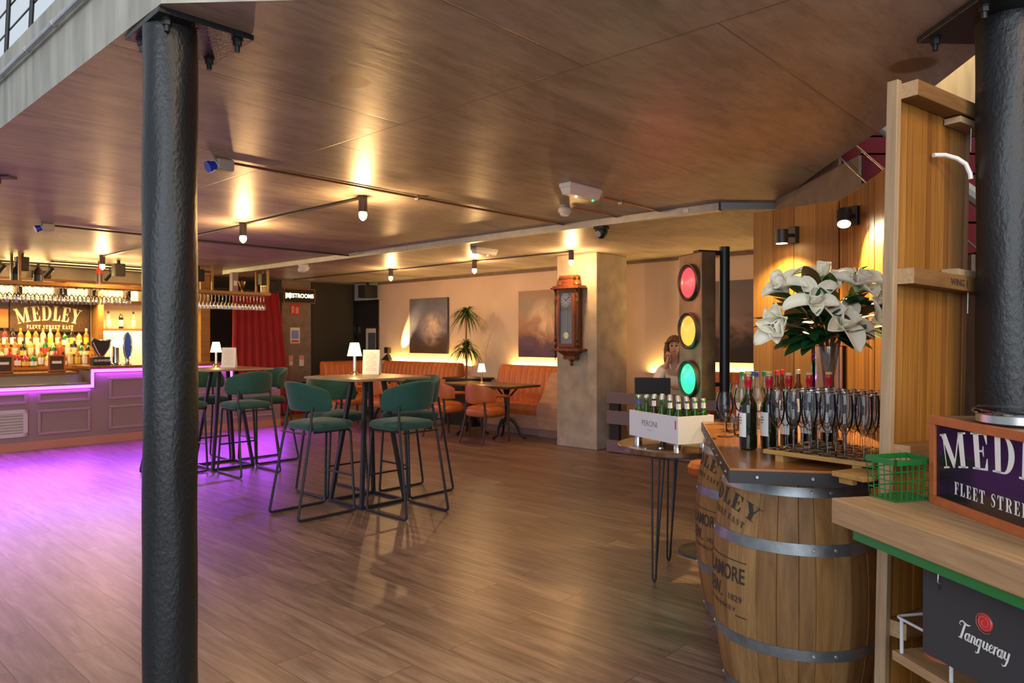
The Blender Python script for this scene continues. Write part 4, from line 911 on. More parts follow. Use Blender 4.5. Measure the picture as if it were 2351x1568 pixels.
# ================================================================== TALL TABLES AND STOOLS
TBL_Z = 1.15
def tall_table(label, loc):
    t = E('tall_table', label, 'table', loc, TH, 'tall square tables')
    m = MB().box(-0.41, -0.41, TBL_Z-0.022, 0.41, 0.41, TBL_Z); m.build('tabletop', 'table_wood', t, bevel=0.004, smooth=0)
    MB().box(-0.14, -0.14, TBL_Z-0.034, 0.14, 0.14, TBL_Z-0.022).build('mount_plate', 'black_metal', t, smooth=0)
    for sx in (-1, 1):
        for sy in (-1, 1):
            m = MB(); a0, a1, r0, r1 = 0.10, 0.237, 0.018, 0.016; z0 = 0.03; zt = TBL_Z-0.03
            m.add([(sx*a1+x*r1, sy*a1+y*r1, z0) for x, y in ((-1,-1),(1,-1),(1,1),(-1,1))]+[(sx*a0+x*r0, sy*a0+y*r0, zt) for x, y in ((-1,-1),(1,-1),(1,1),(-1,1))],
                  [(3,2,1,0),(4,5,6,7),(0,1,5,4),(1,2,6,5),(2,3,7,6),(3,0,4,7)]); m.build('leg', 'black_metal', t, smooth=0)
    for s in (-1, 1):
        MB().box(-0.255, s*0.237-0.016, 0.0, 0.255, s*0.237+0.016, 0.03).build('foot_bar', 'black_metal', t, smooth=0)
        MB().box(s*0.237-0.016, -0.22, 0.0, s*0.237+0.016, 0.22, 0.03).build('foot_bar', 'black_metal', t, smooth=0)
    return t
T2 = Vector((-1.325, 6.60, 0)); T1 = Vector((-3.38, 8.42, 0))
tall_table('tall square wood topped table ringed by green stools in the middle of the floor', T2)
tall_table('tall square wood topped table partly hidden behind the left black column', T1)

def make_stool():
    t = E('bar_stool', 'x', 'stool', (0, 0, 0))
    m = cushion(MB(), 0.45, 0.45, 0.065, 0.10, 0.014, (0, 0.075, 0.72)); m.build('seat', 'green_velvet', t, smooth=60)
    sec = []
    def bf(a, b):
        th = math.radians(-76+152*a); k = abs(th)/math.radians(76)
        zb, zt = 0.885, 1.135-0.085*k**2.2
        endr = min(1.0, (1-k)/0.10); zc = (zb+zt)/2; hh = (zt-zb)/2*(0.55+0.45*math.sqrt(max(0, 1-(1-endr)**2)))
        ph = 2*PI*b; cx_ = 0.021*math.copysign(abs(math.cos(ph))**0.5, math.cos(ph)); cz = hh*math.copysign(abs(math.sin(ph))**0.35, math.sin(ph))
        lean = -0.05*(cz/hh if hh else 0)*0.6
        r = cx_
        x = (0.262+r)*math.sin(th); y = 0.075-(0.262+r)*math.cos(th)+lean*math.cos(th)
        return (x, y, zc+cz)
    nu, nv = 40, 20
    vs = [bf(i/nu, j/nv) for i in range(nu+1) for j in range(nv)]
    fs = [(i*nv+j, i*nv+(j+1) % nv, (i+1)*nv+(j+1) % nv, (i+1)*nv+j) for i in range(nu) for j in range(nv)]+[tuple(range(nv)), tuple(reversed(range(nu*nv, (nu+1)*nv)))]
    MB().add(vs, fs).build('backrest', 'green_velvet', t, smooth=50)
    for s in (-1, 1):
        pts = fillet([(s*0.185, -0.125, 0.93), (s*0.200, -0.150, 0.74), (s*0.228, -0.285, 0.0125), (s*0.228, 0.265, 0.0125), (s*0.185, 0.25, 0.712), (s*0.185, -0.11, 0.712)], 0.035, 5)
        MB().tube(pts, 0.0115, 8).build('side_frame', 'black_metal', t)
    MB().tube([(-0.21, 0.259, 0.31), (0.21, 0.259, 0.31)], 0.009, 8).build('footrest', 'black_metal', t)
    MB().tube([(-0.185, 0.18, 0.706), (0.185, 0.18, 0.706)], 0.0075, 8).build('seat_rail', 'black_metal', t)
    MB().tube([(-0.19, -0.19, 0.706), (0.19, -0.19, 0.706)], 0.0075, 8).build('seat_rail', 'black_metal', t)
    return t
stool = make_stool(); first = [True]
def put_stool(loc, rz, label):
    global stool
    if first[0]:
        stool.location = loc; stool.rotation_euler = (0, 0, rz); stool['label'] = label; stool['group'] = 'green velvet bar stools'; first[0] = False
    else: dup(stool, loc, rz, label, 'green velvet bar stools')
U = Vector((UX, UY, 0)); Wv = Vector((WX, WY, 0)); OFF = 0.56
for T, nme, offs in ((T2, 'middle tall table', (0.57, 0.56, 0.57, 0.57)), (T1, 'far tall table', (0.56, 0.60, 0.56, 0.56))):
    put_stool(T-U*offs[0], TH, f'green velvet bar stool at the {nme}, {"near left, back to the camera" if T is T2 else "mostly hidden by the black column"}')
    put_stool(T+Wv*offs[1], TH+PI/2, f'green velvet bar stool at the {nme}, {"near right" if T is T2 else "right side towards the middle table"}')
    put_stool(T+U*offs[2], TH+PI, f'green velvet bar stool at the {nme}, {"far right behind another stool" if T is T2 else "far side"}')
    put_stool(T-Wv*offs[3], TH-PI/2, f'green velvet bar stool at the {nme}, {"far left, below the tabletop edge" if T is T2 else "left side behind the black column"}')
def table_lamp(label, loc, h=0.30, brass='chrome', pleat=True):
    t = E('table_lamp', label, 'lamp', loc, TH, 'glowing table lamps'); k = h/0.30
    MB().lathe([(0.048*k, 0), (0.048*k, 0.008*k), (0.03*k, 0.016*k), (0.024*k, 0.03*k), (0.013*k, 0.036*k)], 24).build('base', 'brass', t)
    MB().lathe([(0.0135*k, 0.03*k), (0.0135*k, 0.19*k)], 14).build('stem', brass, t)
    def sf(a, b):
        th = 2*PI*a; r = (0.066-0.026*b)*k*(1+(0.02*math.cos(8*th) if pleat else 0)); return (r*math.cos(th), r*math.sin(th), (0.178+0.122*b)*k)
    MB().grid(sf, 48, 6, True).build('lamp_shade', 'shade_glow', t, fix=False)
    light('table_lamp_light', 'POINT', Vector(loc)+Vector((0, 0, 0.15*k)), 2.4, (1.0, 0.74, 0.36), size=0.02)
    light('table_lamp_light', 'POINT', Vector(loc)+Vector((0, 0, 0.34*k)), 1.2, (1.0, 0.74, 0.36), size=0.02)
def menu(label, loc, rz, w=0.165, h=0.235):
    t = E('menu', label, 'menu', loc, rz, 'paper menus')
    m = MB(); m.add([(-w/2, -0.03, 0), (w/2, -0.03, 0), (w/2, 0.0, h), (-w/2, 0.0, h), (w/2, 0.045, 0), (-w/2, 0.045, 0)], [(0, 1, 2, 3), (3, 2, 4, 5)]); m.build('card', 'paper', t, smooth=0, thick=0.002, fix=False)
    m = MB()
    for k in range(11):
        z = h*(0.86-k*0.07); y = -0.03+0.03*z/h-0.0022; a = w*(0.32 if k % 4 else 0.18); m.add([(-a, y, z), (a, y, z), (a, y, z+0.004), (-a, y, z+0.004)], [(0, 1, 2, 3)])
    m.build('print', 'sign_pink', t, smooth=0, fix=False)
lp2 = PX(814, 861, TBL_Z); table_lamp('glowing brass table lamp on the middle tall table', lp2, 0.305)
lp1 = PX(496, 842, TBL_Z); table_lamp('glowing table lamp on the far tall table beside the black column', lp1, 0.30)
menu('paper menu standing on the middle tall table beside its lamp', PX(853, 859, TBL_Z), math.radians(-6))
menu('paper menu standing on the far tall table beside its lamp', PX(526, 843.5, TBL_Z), math.radians(2))

# ================================================================== LOUNGE
def banquette(label, w0, w1, left_cap=True, right_cap=True):
    t = E('banquette', label, 'banquette', UW(9.1, w0), TH, 'orange channelled banquettes'); L = w1-w0
    n = max(2, int(round(L/0.125))); ch = L/n
    def chan(x): return 0.022*abs(math.sin(PI*x/ch))**0.5
    prof = [(-0.36, 0.44), (-0.345, 0.62), (-0.31, 0.85), (-0.285, 0.98), (-0.25, 1.035), (-0.19, 1.055), (-0.14, 1.03), (-0.13, 0.44)]
    def bf(a, b):
        k = b*(len(prof)-1); i = min(int(k), len(prof)-2); f = k-i
        y = prof[i][0]*(1-f)+prof[i+1][0]*f; z = prof[i][1]*(1-f)+prof[i+1][1]*f; c = chan(a*L)*(1 if k < 4.5 else 0)
        return (a*L, y-c, z+c*0.2*(k > 3))
    m = MB().grid(bf, n*8, 28); nn = n*8+1
    m.f.append([j*nn for j in range(29)]); m.mi.append(0); m.f.append([j*nn+nn-1 for j in range(29)]); m.mi.append(0)
    m.build('backrest', 'orange_leather', t, smooth=50)
    m = MB()
    def sf(a, b):
        P = [(-0.35, 0.46), (-0.70, 0.475), (-0.765, 0.45), (-0.775, 0.38), (-0.75, 0.30)]; k = b*4; i = min(int(k), 3); f = k-i; c = chan(a*L)*0.5
        return (a*L, P[i][0]*(1-f)+P[i+1][0]*f, P[i][1]*(1-f)+P[i+1][1]*f+c)
    m.grid(sf, n*8, 16); m.build('seat', 'orange_leather', t, smooth=50)
    MB().box(0.0, -0.74, 0.10, L, -0.12, 0.44).build('base', 'wing_ply', t, smooth=0)
    MB().box(0.02, -0.70, 0.0, L-0.02, -0.12, 0.10).build('plinth', 'bar_mauve', t, smooth=0)
    return t
banquette('orange channelled leather banquette under the first painting, left of the plant', -11.60, -9.40)
banquette('orange channelled leather banquette under the second painting, left of the concrete pier', -8.40, -7.12)
banquette('orange channelled leather banquette behind the seated woman', -5.35, -1.6)
rt = E('banquette', 'short orange banquette return in front of the black wall', 'banquette', UW(7.62, -12.02), TH+PI/2)
def rf(a, b):
    prof = [(-0.36, 0.44), (-0.345, 0.62), (-0.31, 0.85), (-0.285, 0.98), (-0.25, 1.035), (-0.19, 1.055), (-0.14, 1.03), (-0.13, 0.44)]
    k = b*7; i = min(int(k), 6); f = k-i; c = 0.022*abs(math.sin(PI*a*8))**0.5*(k < 4.5)
    return (a*1.05, prof[i][0]*(1-f)+prof[i+1][0]*f-c+0.10, prof[i][1]*(1-f)+prof[i+1][1]*f)
m = MB().grid(rf, 64, 28); m.f += [[j*65 for j in range(29)], [j*65+64 for j in range(29)]]; m.mi += [0, 0]; m.build('backrest', 'orange_leather', rt, smooth=50)
m = MB(); cushion(m, 0.62, 0.42, 0.16, 0.06, 0.02, (0.32, -0.47, 0.30)); m.build('seat', 'orange_leather', rt, smooth=50)
MB().box(0.02, -0.62, 0, 0.62, 0.0, 0.30).build('base', 'wing_ply', rt, smooth=0)
wg_ = E('banquette_end', 'pale plywood end panel of the banquette beside the concrete pier', 'panel', UW(9.1, -7.12), TH)
m = MB(); m.X = Matrix(((0, 0, 1, 0), (1, 0, 0, 0), (0, 1, 0, 0), (0, 0, 0, 1)))
m.prism([(-0.02, 0.12), (-0.80, 0.12), (-0.80, 0.45), (-0.70, 0.56), (-0.45, 0.96), (-0.02, 0.96)], 0.0, 0.62); m.build('board', 'wing_ply', wg_, smooth=0)
MB().box(0.0, -0.76, 0, 0.62, -0.05, 0.12).build('plinth', 'bar_mauve', wg_, smooth=0)
for w0, w1 in ((-11.7, -9.35), (-8.35, -6.6), (-5.6, -1.6)):
    o = light('banquette_strip_light', 'AREA', UW(9.06, (w0+w1)/2, 1.0), 12*(w1-w0), (1.0, 0.60, 0.16), size=w1-w0, size_y=0.03)
    o.rotation_euler = (Matrix.Rotation(TH, 4, 'Z') @ Matrix.Rotation(math.radians(168), 4, 'X')).to_euler()
def painting(label, w0, w1, z0, z1, mt):
    t = E('painting', label, 'painting', UW(9.1, (w0+w1)/2, z0), TH, 'abstract paintings'); h = (w1-w0)/2
    MB().box(-h, -0.05, 0, h, -0.012, z1-z0).build('canvas_edge', 'black_panel', t, smooth=0)
    MB().box(-h, -0.0535, 0, h, -0.05, z1-z0).build('canvas', mt, t, smooth=0)
mat_painting('paint_storm', [(0.0, (0.09, 0.055, 0.038)), (0.25, (0.12, 0.080, 0.070)), (0.36, (0.13, 0.12, 0.19)), (0.55, (0.32, 0.29, 0.34)), (0.75, (0.21, 0.21, 0.28)), (1.0, (0.16, 0.16, 0.20))], (0.62, 0.46), (1.0, 0.80, 0.58), 3.1)
mat_painting('paint_dusk', [(0.0, (0.075, 0.045, 0.10)), (0.2, (0.12, 0.07, 0.12)), (0.36, (0.30, 0.15, 0.09)), (0.55, (0.46, 0.28, 0.19)), (0.75, (0.34, 0.30, 0.22)), (1.0, (0.36, 0.23, 0.18))], (0.50, 0.55), (0.95, 0.72, 0.52), 8.4)
mat_painting('paint_shore', [(0.0, (0.018, 0.014, 0.02)), (0.26, (0.03, 0.02, 0.025)), (0.38, (0.12, 0.08, 0.07)), (0.55, (0.22, 0.17, 0.17)), (0.8, (0.18, 0.15, 0.16)), (1.0, (0.15, 0.13, 0.14))], (0.3, 0.5), (0.35, 0.24, 0.2), 5.7)
painting('dark stormy abstract painting with a pale glow, above the left banquette', -11.05, -9.95, 1.205, 2.265, 'paint_storm')
painting('brown and purple abstract painting half hidden by the concrete pier', -8.165, -7.0, 1.18, 2.29, 'paint_dusk')
painting('grey seascape painting between the traffic light pole and the plank screen', -4.75, -3.4, 1.17, 2.27, 'paint_shore')
# uplighter on the left banquette
t = E('uplighter', 'small black spotlight on the banquette ledge throwing light up the wall', 'uplighter', UW(8.93, -11.62, 1.055), TH)
m = MB(); m.add([(-0.13, -0.05, 0), (0.13, -0.05, 0), (0.13, 0.05, 0), (-0.13, 0.05, 0), (0.02, -0.03, 0.12), (0.05, -0.03, 0.12), (0.05, 0.03, 0.12), (0.02, 0.03, 0.12)], [(3,2,1,0),(4,5,6,7),(0,1,5,4),(1,2,6,5),(2,3,7,6),(3,0,4,7)]); m.build('body', 'black_metal', t, smooth=0)
MB().box(-0.04, -0.04, 0.14, 0.08, 0.04, 0.26).box(0.02, -0.01, 0.10, 0.05, 0.01, 0.15).build('barn_door', 'black_metal', t, smooth=0)
light('uplight', 'SPOT', UW(8.90, -11.50, 1.12), 150, (1.0, 0.72, 0.30), size=0.02, spot=34, blend=0.5, aim=UW(9.14, -11.12, 1.62))
# plant in black planter
q = UW(8.62, -9.02)
t = E('dracaena', 'tall dracaena with two spiky heads between the banquettes', 'plant', q, TH)
pb = E('planter', 'black planter table holding the tall spiky plant between the banquettes', 'planter', q, TH)
MB().box(-0.34, -0.16, 0.0, 0.34, 0.30, 0.78).build('box', 'black_panel', pb, smooth=0); MB().box(-0.38, -0.19, 0.78, 0.38, 0.33, 0.815).build('rim', 'black_metal', pb, smooth=0)
MB().tube([(0.02, 0, 0.815), (0.04, 0, 1.15), (0.0, 0.02, 1.5), (0.04, 0, 1.95)], [0.02, 0.018, 0.015, 0.012], 8).build('trunk', 'twig', t)
rp = random.Random(11)
for zc, sp, nl in ((1.92, 0.38, 130), (1.34, 0.40, 120)):
    m = MB()
    for i in range(nl):
        a = rp.uniform(0, 2*PI); el = rp.uniform(-0.3, 1.25); ln = sp*rp.uniform(0.75, 1.25); w = rp.uniform(0.010, 0.016)
        pts = []
        for j in range(6):
            s = j/5; r = ln*s*math.cos(el)*(1-0.1*s); z = ln*s*math.sin(el)-0.75*ln*s*s
            pts.append(Vector((0.03+r*math.cos(a), r*math.sin(a), zc+rp.uniform(-0.01, 0.01)+z)))
        sd = Vector((-math.sin(a), math.cos(a), 0)); vs, fs = [], []
        for j, p in enumerate(pts): ww = w*(1-(j/5)**2)+0.0008; vs += [p-sd*ww, p+sd*ww]
        fs = [(2*j, 2*j+1, 2*j+3, 2*j+2) for j in range(5)]; m.add(vs, fs)
    m.build('leaf_head', 'palm_leaf', t, fix=False)
# lounge tables and chairs
def lounge_table(label, u, w, ln, lamp=True):
    t = E('lounge_table', label, 'table', UW(u, w), TH, 'black lounge tables')
    MB().box(-ln/2, -0.36, 0.765, ln/2, 0.36, 0.80).build('tabletop', 'dark_wood', t, bevel=0.004, smooth=0)
    for s in (-1, 1):
        x = s*(ln/2-0.36)
        m = MB().lathe([(0.05, 0.20), (0.035, 0.26), (0.03, 0.5), (0.045, 0.60), (0.03, 0.64), (0.06, 0.74), (0.09, 0.765)], 16, (x, 0, 0)); m.build('pedestal', 'black_metal', t)
        for a in range(3):
            th = a*2*PI/3+0.5; c, sn = math.cos(th), math.sin(th)
            P = [(0.0, 0.30), (0.10, 0.27), (0.17, 0.17), (0.21, 0.06), (0.27, 0.02), (0.30, 0.02)]
            MB().tube([(x+r*c, r*sn, z) for r, z in fillet([(r, z, 0) for r, z in P], 0.03, 3) for _ in (0,)] if False else [(x+r*c, r*sn, z) for r, z in P], [0.03, 0.028, 0.022, 0.018, 0.02, 0.018], 8).build('foot', 'black_metal', t)
        for a in range(2):
            c = 1 if a else -1
            MB().tube([(x, 0, 0.60), (x+c*0.10, 0, 0.66), (x+c*0.22, 0, 0.765)], 0.014, 8).build('bracket', 'black_metal', t)
lounge_table('long black lounge table with cast iron legs and a lamp, near the concrete pier', 7.86, -7.72, 1.5)
lounge_table('black lounge table with cast iron legs behind the middle tall table', 7.80, -9.95, 1.3)
table_lamp('small glowing table lamp on the long black lounge table', UW(7.86, -7.86, 0.80), 0.30, 'brass', False)
def make_chair():
    t = E('armchair', 'x', 'chair', (0, 0, 0))
    cushion(MB(), 0.50, 0.48, 0.13, 0.14, 0.025, (0, 0.02, 0.375)).build('seat', 'orange_leather', t, smooth=60)
    def bf(a, b):
        th = math.radians(-72+144*a); k = abs(th)/math.radians(72); zb, zt = 0.56+0.03*k, 0.85-0.10*k**2
        ph = 2*PI*b; cx_ = 0.022*math.copysign(abs(math.cos(ph))**0.5, math.cos(ph)); cz = (zt-zb)/2*math.copysign(abs(math.sin(ph))**0.35, math.sin(ph))
        r = 0.27+cx_; return (r*math.sin(th), 0.03-r*math.cos(th)-0.05*(zb+(zt-zb)/2+cz-0.56), (zb+zt)/2+cz)
    nu, nv = 24, 16
    vs = [bf(i/nu, j/nv) for i in range(nu+1) for j in range(nv)]
    fs = [(i*nv+j, i*nv+(j+1) % nv, (i+1)*nv+(j+1) % nv, (i+1)*nv+j) for i in range(nu) for j in range(nv)]+[tuple(range(nv)), tuple(reversed(range(nu*nv, (nu+1)*nv)))]
    MB().add(vs, fs).build('backrest', 'orange_leather', t, smooth=50)
    for s in (-1, 1):
        MB().tube([(s*0.25, -0.06, 0.68), (s*0.285, 0.10, 0.67), (s*0.27, 0.23, 0.66)], 0.024, 8).build('armrest', 'orange_leather', t)
        MB().tube([(s*0.26, 0.24, 0.66), (s*0.25, 0.235, 0.38), (s*0.255, 0.25, 0.0)], [0.018, 0.02, 0.014], 8).build('leg', 'dark_wood', t)
        MB().tube([(s*0.17, -0.20, 0.60), (s*0.19, -0.19, 0.38), (s*0.22, -0.29, 0.0)], [0.018, 0.02, 0.014], 8).build('leg', 'dark_wood', t)
    return t
ch = make_chair()
spots = [((-0.40, 10.38), 4, 'orange leather armchair at the long lounge table, nearest the concrete pier'), ((-1.00, 10.98), -3, 'orange leather armchair at the long lounge table, second from the concrete pier'),
         (tuple(UW(7.24, -9.55)[:2]), 6, 'orange leather armchair seen between the middle table legs, right hand one'), (tuple(UW(7.22, -10.35)[:2]), -5, 'orange leather armchair seen between the middle table legs, left hand one')]
for i, ((x, y), a, lab) in enumerate(spots):
    if i == 0: ch.location = (x, y, 0); ch.rotation_euler = (0, 0, TH+math.radians(a)); ch['label'] = lab; ch['group'] = 'orange armchairs'
    else: dup(ch, (x, y, 0), TH+math.radians(a), lab, 'orange armchairs')

# ================================================================== WALL CLOCK
t = E('wall_clock', 'ornate dark wooden pendulum clock hanging on the concrete pier', 'clock', UW(pu, pw-0.685+0.30, 1.135), TH)
MB().box(-0.145, -0.15, 0.22, 0.145, -0.002, 1.04).build('back_case', 'clock_wood', t, smooth=0)
m = MB().box(-0.15, -0.185, 0.24, -0.105, -0.15, 1.03).box(0.105, -0.185, 0.24, 0.15, -0.15, 1.03).box(-0.105, -0.185, 0.24, 0.105, -0.15, 0.29).box(-0.105, -0.185, 0.98, 0.105, -0.15, 1.03)
m.build('door_frame', 'clock_wood', t, smooth=0, bevel=0.004)
MB().box(-0.105, -0.154, 0.29, 0.105, -0.151, 0.98).build('inner_back', 'grey_plastic', t, smooth=0)
MB().box(-0.105, -0.180, 0.29, 0.105, -0.178, 0.98).build('glass', 'pane_glass', t, smooth=0)
m = MB().cyl((0, -0.157, 0.875), (0, -0.172, 0.875), 0.092, n=32); dl = m.build('dial', 'dial_white', t)
m = MB()
for k in range(12):
    a = k*PI/6; m.X = Matrix.Translation((0, -0.1735, 0.875)) @ Matrix.Rotation(a, 4, 'Y'); m.box(-0.004, 0, 0.062, 0.004, 0.0015, 0.085)
for a, ln in ((math.radians(305), 0.05), (math.radians(50), 0.07)):
    m.X = Matrix.Translation((0, -0.1755, 0.875)) @ Matrix.Rotation(a, 4, 'Y'); m.box(-0.004, 0, -0.01, 0.004, 0.0015, ln)
m.build('hands_and_numerals', 'black_metal', dl, smooth=0)
MB().cyl((0, -0.163, 0.42), (0, -0.163, 0.80), 0.004, n=8).build('pendulum_rod', 'brass', t); MB().cyl((0, -0.158, 0.40), (0, -0.170, 0.40), 0.045, n=24).build('pendulum_bob', 'brass', t)
for s in (-1, 1):
    P = [(.012, .06), (.004, .08), (.014, .10), (.022, .13), (.010, .15), (.022, .175), (.028, .20), (.014, .225), (.027, .27), (.012, .31), (.024, .34), (.012, .37), (.017, .40), (.013, .60), (.011, .80), (.017, .84), (.024, .88), (.012, .92), (.026, .96), (.014, 1.0), (.03, 1.03)]
    MB().lathe(P, 12, (s*0.19, -0.165, 0)).build('turned_column', 'dark_wood', t)
    MB().lathe([(.03, 1.07), (.026, 1.085), (.05, 1.09), (.036, 1.13), (.012, 1.15), (.024, 1.17), (.008, 1.19), (.014, 1.205), (.0, 1.235)], 12, (s*0.15, -0.12, 0)).build('finial', 'clock_wood', t)
m = MB().box(-0.235, -0.225, 1.03, 0.235, 0, 1.052).box(-0.215, -0.205, 1.052, 0.215, 0, 1.075); m.build('cornice', 'clock_wood', t, smooth=0, bevel=0.005)
m = MB().box(-0.10, -0.15, 1.075, 0.10, -0.02, 1.11).box(-0.085, -0.14, 1.11, 0.085, -0.03, 1.17).box(-0.11, -0.155, 1.17, 0.11, -0.02, 1.185).box(-0.125, -0.165, 1.185, 0.125, -0.02, 1.215); m.build('crown', 'clock_wood', t, smooth=0, bevel=0.004)
m = MB().box(-0.235, -0.215, 0.185, 0.235, 0, 0.22); m.build('base_shelf', 'clock_wood', t, smooth=0, bevel=0.006)
m = MB(); m.add([(-0.16,-0.16,0.185),(0.16,-0.16,0.185),(0.16,-0.002,0.185),(-0.16,-0.002,0.185),(-0.09,-0.10,0.12),(0.09,-0.10,0.12),(0.09,-0.002,0.12),(-0.09,-0.002,0.12)], [(0,1,2,3),(7,6,5,4),(4,5,1,0),(5,6,2,1),(6,7,3,2),(7,4,0,3)]); m.box(-0.10, -0.11, 0.075, 0.10, -0.002, 0.12); m.build('bracket', 'clock_wood', t, smooth=0)
MB().lathe([(.0, -.02), (.018, -.01), (.024, .01), (.012, .03), (.03, .05), (.04, .075)], 14, (0, -0.05, 0)).build('drop_finial', 'clock_wood', t)

# ================================================================== TRAFFIC SIGNAL
t = E('traffic_signal', 'salvaged traffic light with lit red, amber and green lenses', 'traffic light', (1.40, 5.66, 0), math.radians(-72.9))
MB().box(-0.165, 0, 1.02, 0.165, 0.13, 2.165).build('case', 'signal_case', t, smooth=0, bevel=0.008)
for z, nme, c in ((1.935, 'red_lens', (1.0, 0.05, 0.06)), (1.556, 'amber_lens', (1.0, 0.42, 0.03)), (1.178, 'green_lens', (0.01, 0.85, 0.36))):
    mm, N, L, B = nm('glow_'+nme); B.inputs['Base Color'].default_value = col(c); B.inputs['Roughness'].default_value = 0.25
    tc = N.new('ShaderNodeTexCoord'); wv = N.new('ShaderNodeTexWave'); wv.bands_direction = 'X'; wv.inputs['Scale'].default_value = 28; L.new(tc.outputs['Object'], wv.inputs['Vector'])
    r = N.new('ShaderNodeValToRGB'); L.new(wv.outputs['Fac'], r.inputs['Fac']); r.color_ramp.elements[0].color = col([x*0.72 for x in c]); r.color_ramp.elements[1].color = col([x*0.8+0.10 for x in c])
    L.new(r.outputs['Color'], B.inputs['Emission Color']); B.inputs['Emission Strength'].default_value = 0.85
    def lf(a, b, z=z): r_ = 0.118*b; return (r_*math.cos(2*PI*a), -0.012-0.03*(1-b*b), z+r_*math.sin(2*PI*a))
    MB().grid(lf, 36, 8, True).build(nme, 'glow_'+nme, t, fix=False)
    MB().tube([(0.132*math.cos(k*PI/18), -0.014, z+0.132*math.sin(k*PI/18)) for k in range(36)], 0.014, 8, closed=True).build('lens_ring', 'black_metal', t)
    m = MB(); vs = []; nn = 26
    for k in range(nn+1):
        a = math.radians(-35+250*k/nn); dd = 0.022*max(0, math.sin(PI*k/nn))**0.6+0.010
        for rr in (0.142, 0.147): vs += [(rr*math.cos(a), 0.0, z+rr*math.sin(a)), (rr*math.cos(a), -dd, z+rr*math.sin(a))]
    fs = [(4*k, 4*k+1, 4*k+5, 4*k+4) for k in range(nn)]+[(4*k+2, 4*k+6, 4*k+7, 4*k+3) for k in range(nn)]+[(4*k+1, 4*k+3, 4*k+7, 4*k+5) for k in range(nn)]
    m.add(vs, fs); m.build('visor', 'signal_case', t, smooth=60)
MB().cyl((0.10, 0.25, 0), (0.10, 0.25, 2.215), 0.040, n=20).build('pole', 'black_metal', t)
m = MB().box(0.02, 0.02, 2.150, 0.10, 0.25, 2.185).box(0.02, 0.10, 1.12, 0.10, 0.25, 1.15); m.build('bracket', 'black_metal', t, smooth=0)
MB().lathe([(0.16, 0), (0.15, 0.03), (0.06, 0.05), (0.05, 0.09)], 24, (0.10, 0.25, 0)).build('foot', 'black_metal', t)
for n_, c_ in (((-0.03, -0.25, 1.935), (1, .1, .1)), ((-0.03, -0.25, 1.178), (0.02, 1.0, .4))):
    q = Matrix.Rotation(math.radians(-72.9), 4, 'Z') @ Vector(n_); light('signal_light', 'POINT', Vector((1.40, 5.66, 0))+q, 2.5, c_, size=0.1)

# ================================================================== BARRIER, WOMAN, LAPTOPS
t = E('slatted_barrier', 'grey painted slatted wooden barrier beside the concrete pier', 'barrier', (1.255, 9.46, 0), TH)
for z0, z1 in ((0.645, 0.79), (0.375, 0.55), (0.012, 0.165)): MB().box(0, -0.02, z0, 1.7, 0.012, z1).build('slat', 'slat_grey', t, smooth=0, bevel=0.004)
for x in (0.02, 0.80, 1.52): MB().box(x, 0.014, 0, x+0.15, 0.07, 0.77).build('post', 'black_panel', t, smooth=0)
q = UW(8.12, -4.86); t = E('lounge_table', 'dark table with two laptops in front of the seated woman', 'table', q, TH)
MB().box(-0.42, -0.23, 0.73, 0.42, 0.23, 0.76).build('tabletop', 'dark_wood', t, smooth=0, bevel=0.003)
MB().lathe([(0.2, 0), (0.19, 0.02), (0.04, 0.04), (0.035, 0.73)], 20, (-0.12, 0, 0)).build('pedestal', 'black_metal', t)
def laptop(label, x, y, w, h, rz, tilt):
    l = E('laptop', label, 'laptop', (x, y, 0.76), rz, 'open laptops')
    MB().box(-w/2, 0, 0, w/2, h*0.95, 0.016).build('keyboard_deck', 'black_metal', l, smooth=0, bevel=0.003)
    m = MB(); m.X = Matrix.Translation((0, 0, 0.016)) @ Matrix.Rotation(math.radians(tilt), 4, 'X'); m.box(-w/2, -0.006, 0, w/2, 0.006, h); m.build('lid', 'upholstery_dark', l, smooth=0, bevel=0.004)
laptop('dark laptop nearest the camera, its lid back towards us beside the barrier', 1.80, 9.20, 0.45, 0.225, math.radians(-12), 14)
laptop('smaller dark laptop behind the larger one, near the woman', 1.80, 9.62, 0.20, 0.20, math.radians(-14), 8)

def skinned(name, mt, nodes, edges, parent, sub=2):
    me = bpy.data.meshes.new(name); me.from_pydata([n[:3] for n in nodes], edges, []); me.materials.append(MATS[mt])
    o = bpy.data.objects.new(name, me); C.objects.link(o); o.parent = parent
    k = o.modifiers.new('skin', 'SKIN'); k.use_smooth_shade = True; k.branch_smoothing = 0.6
    for i, n in enumerate(nodes):
        r = n[3]; sv = me.skin_vertices[0].data[i]; sv.radius = r if isinstance(r, tuple) else (r, r); sv.use_root = (i == 0)
    u = o.modifiers.new('sub', 'SUBSURF'); u.levels = sub; u.render_levels = sub
    return o
wm = E('person', 'woman in a cream blouse seated on the banquette, cheek resting on her hand', 'person', (2.20, 9.72, 0.035), math.radians(-14))
wm.scale = (1.08, 1.08, 1.08)
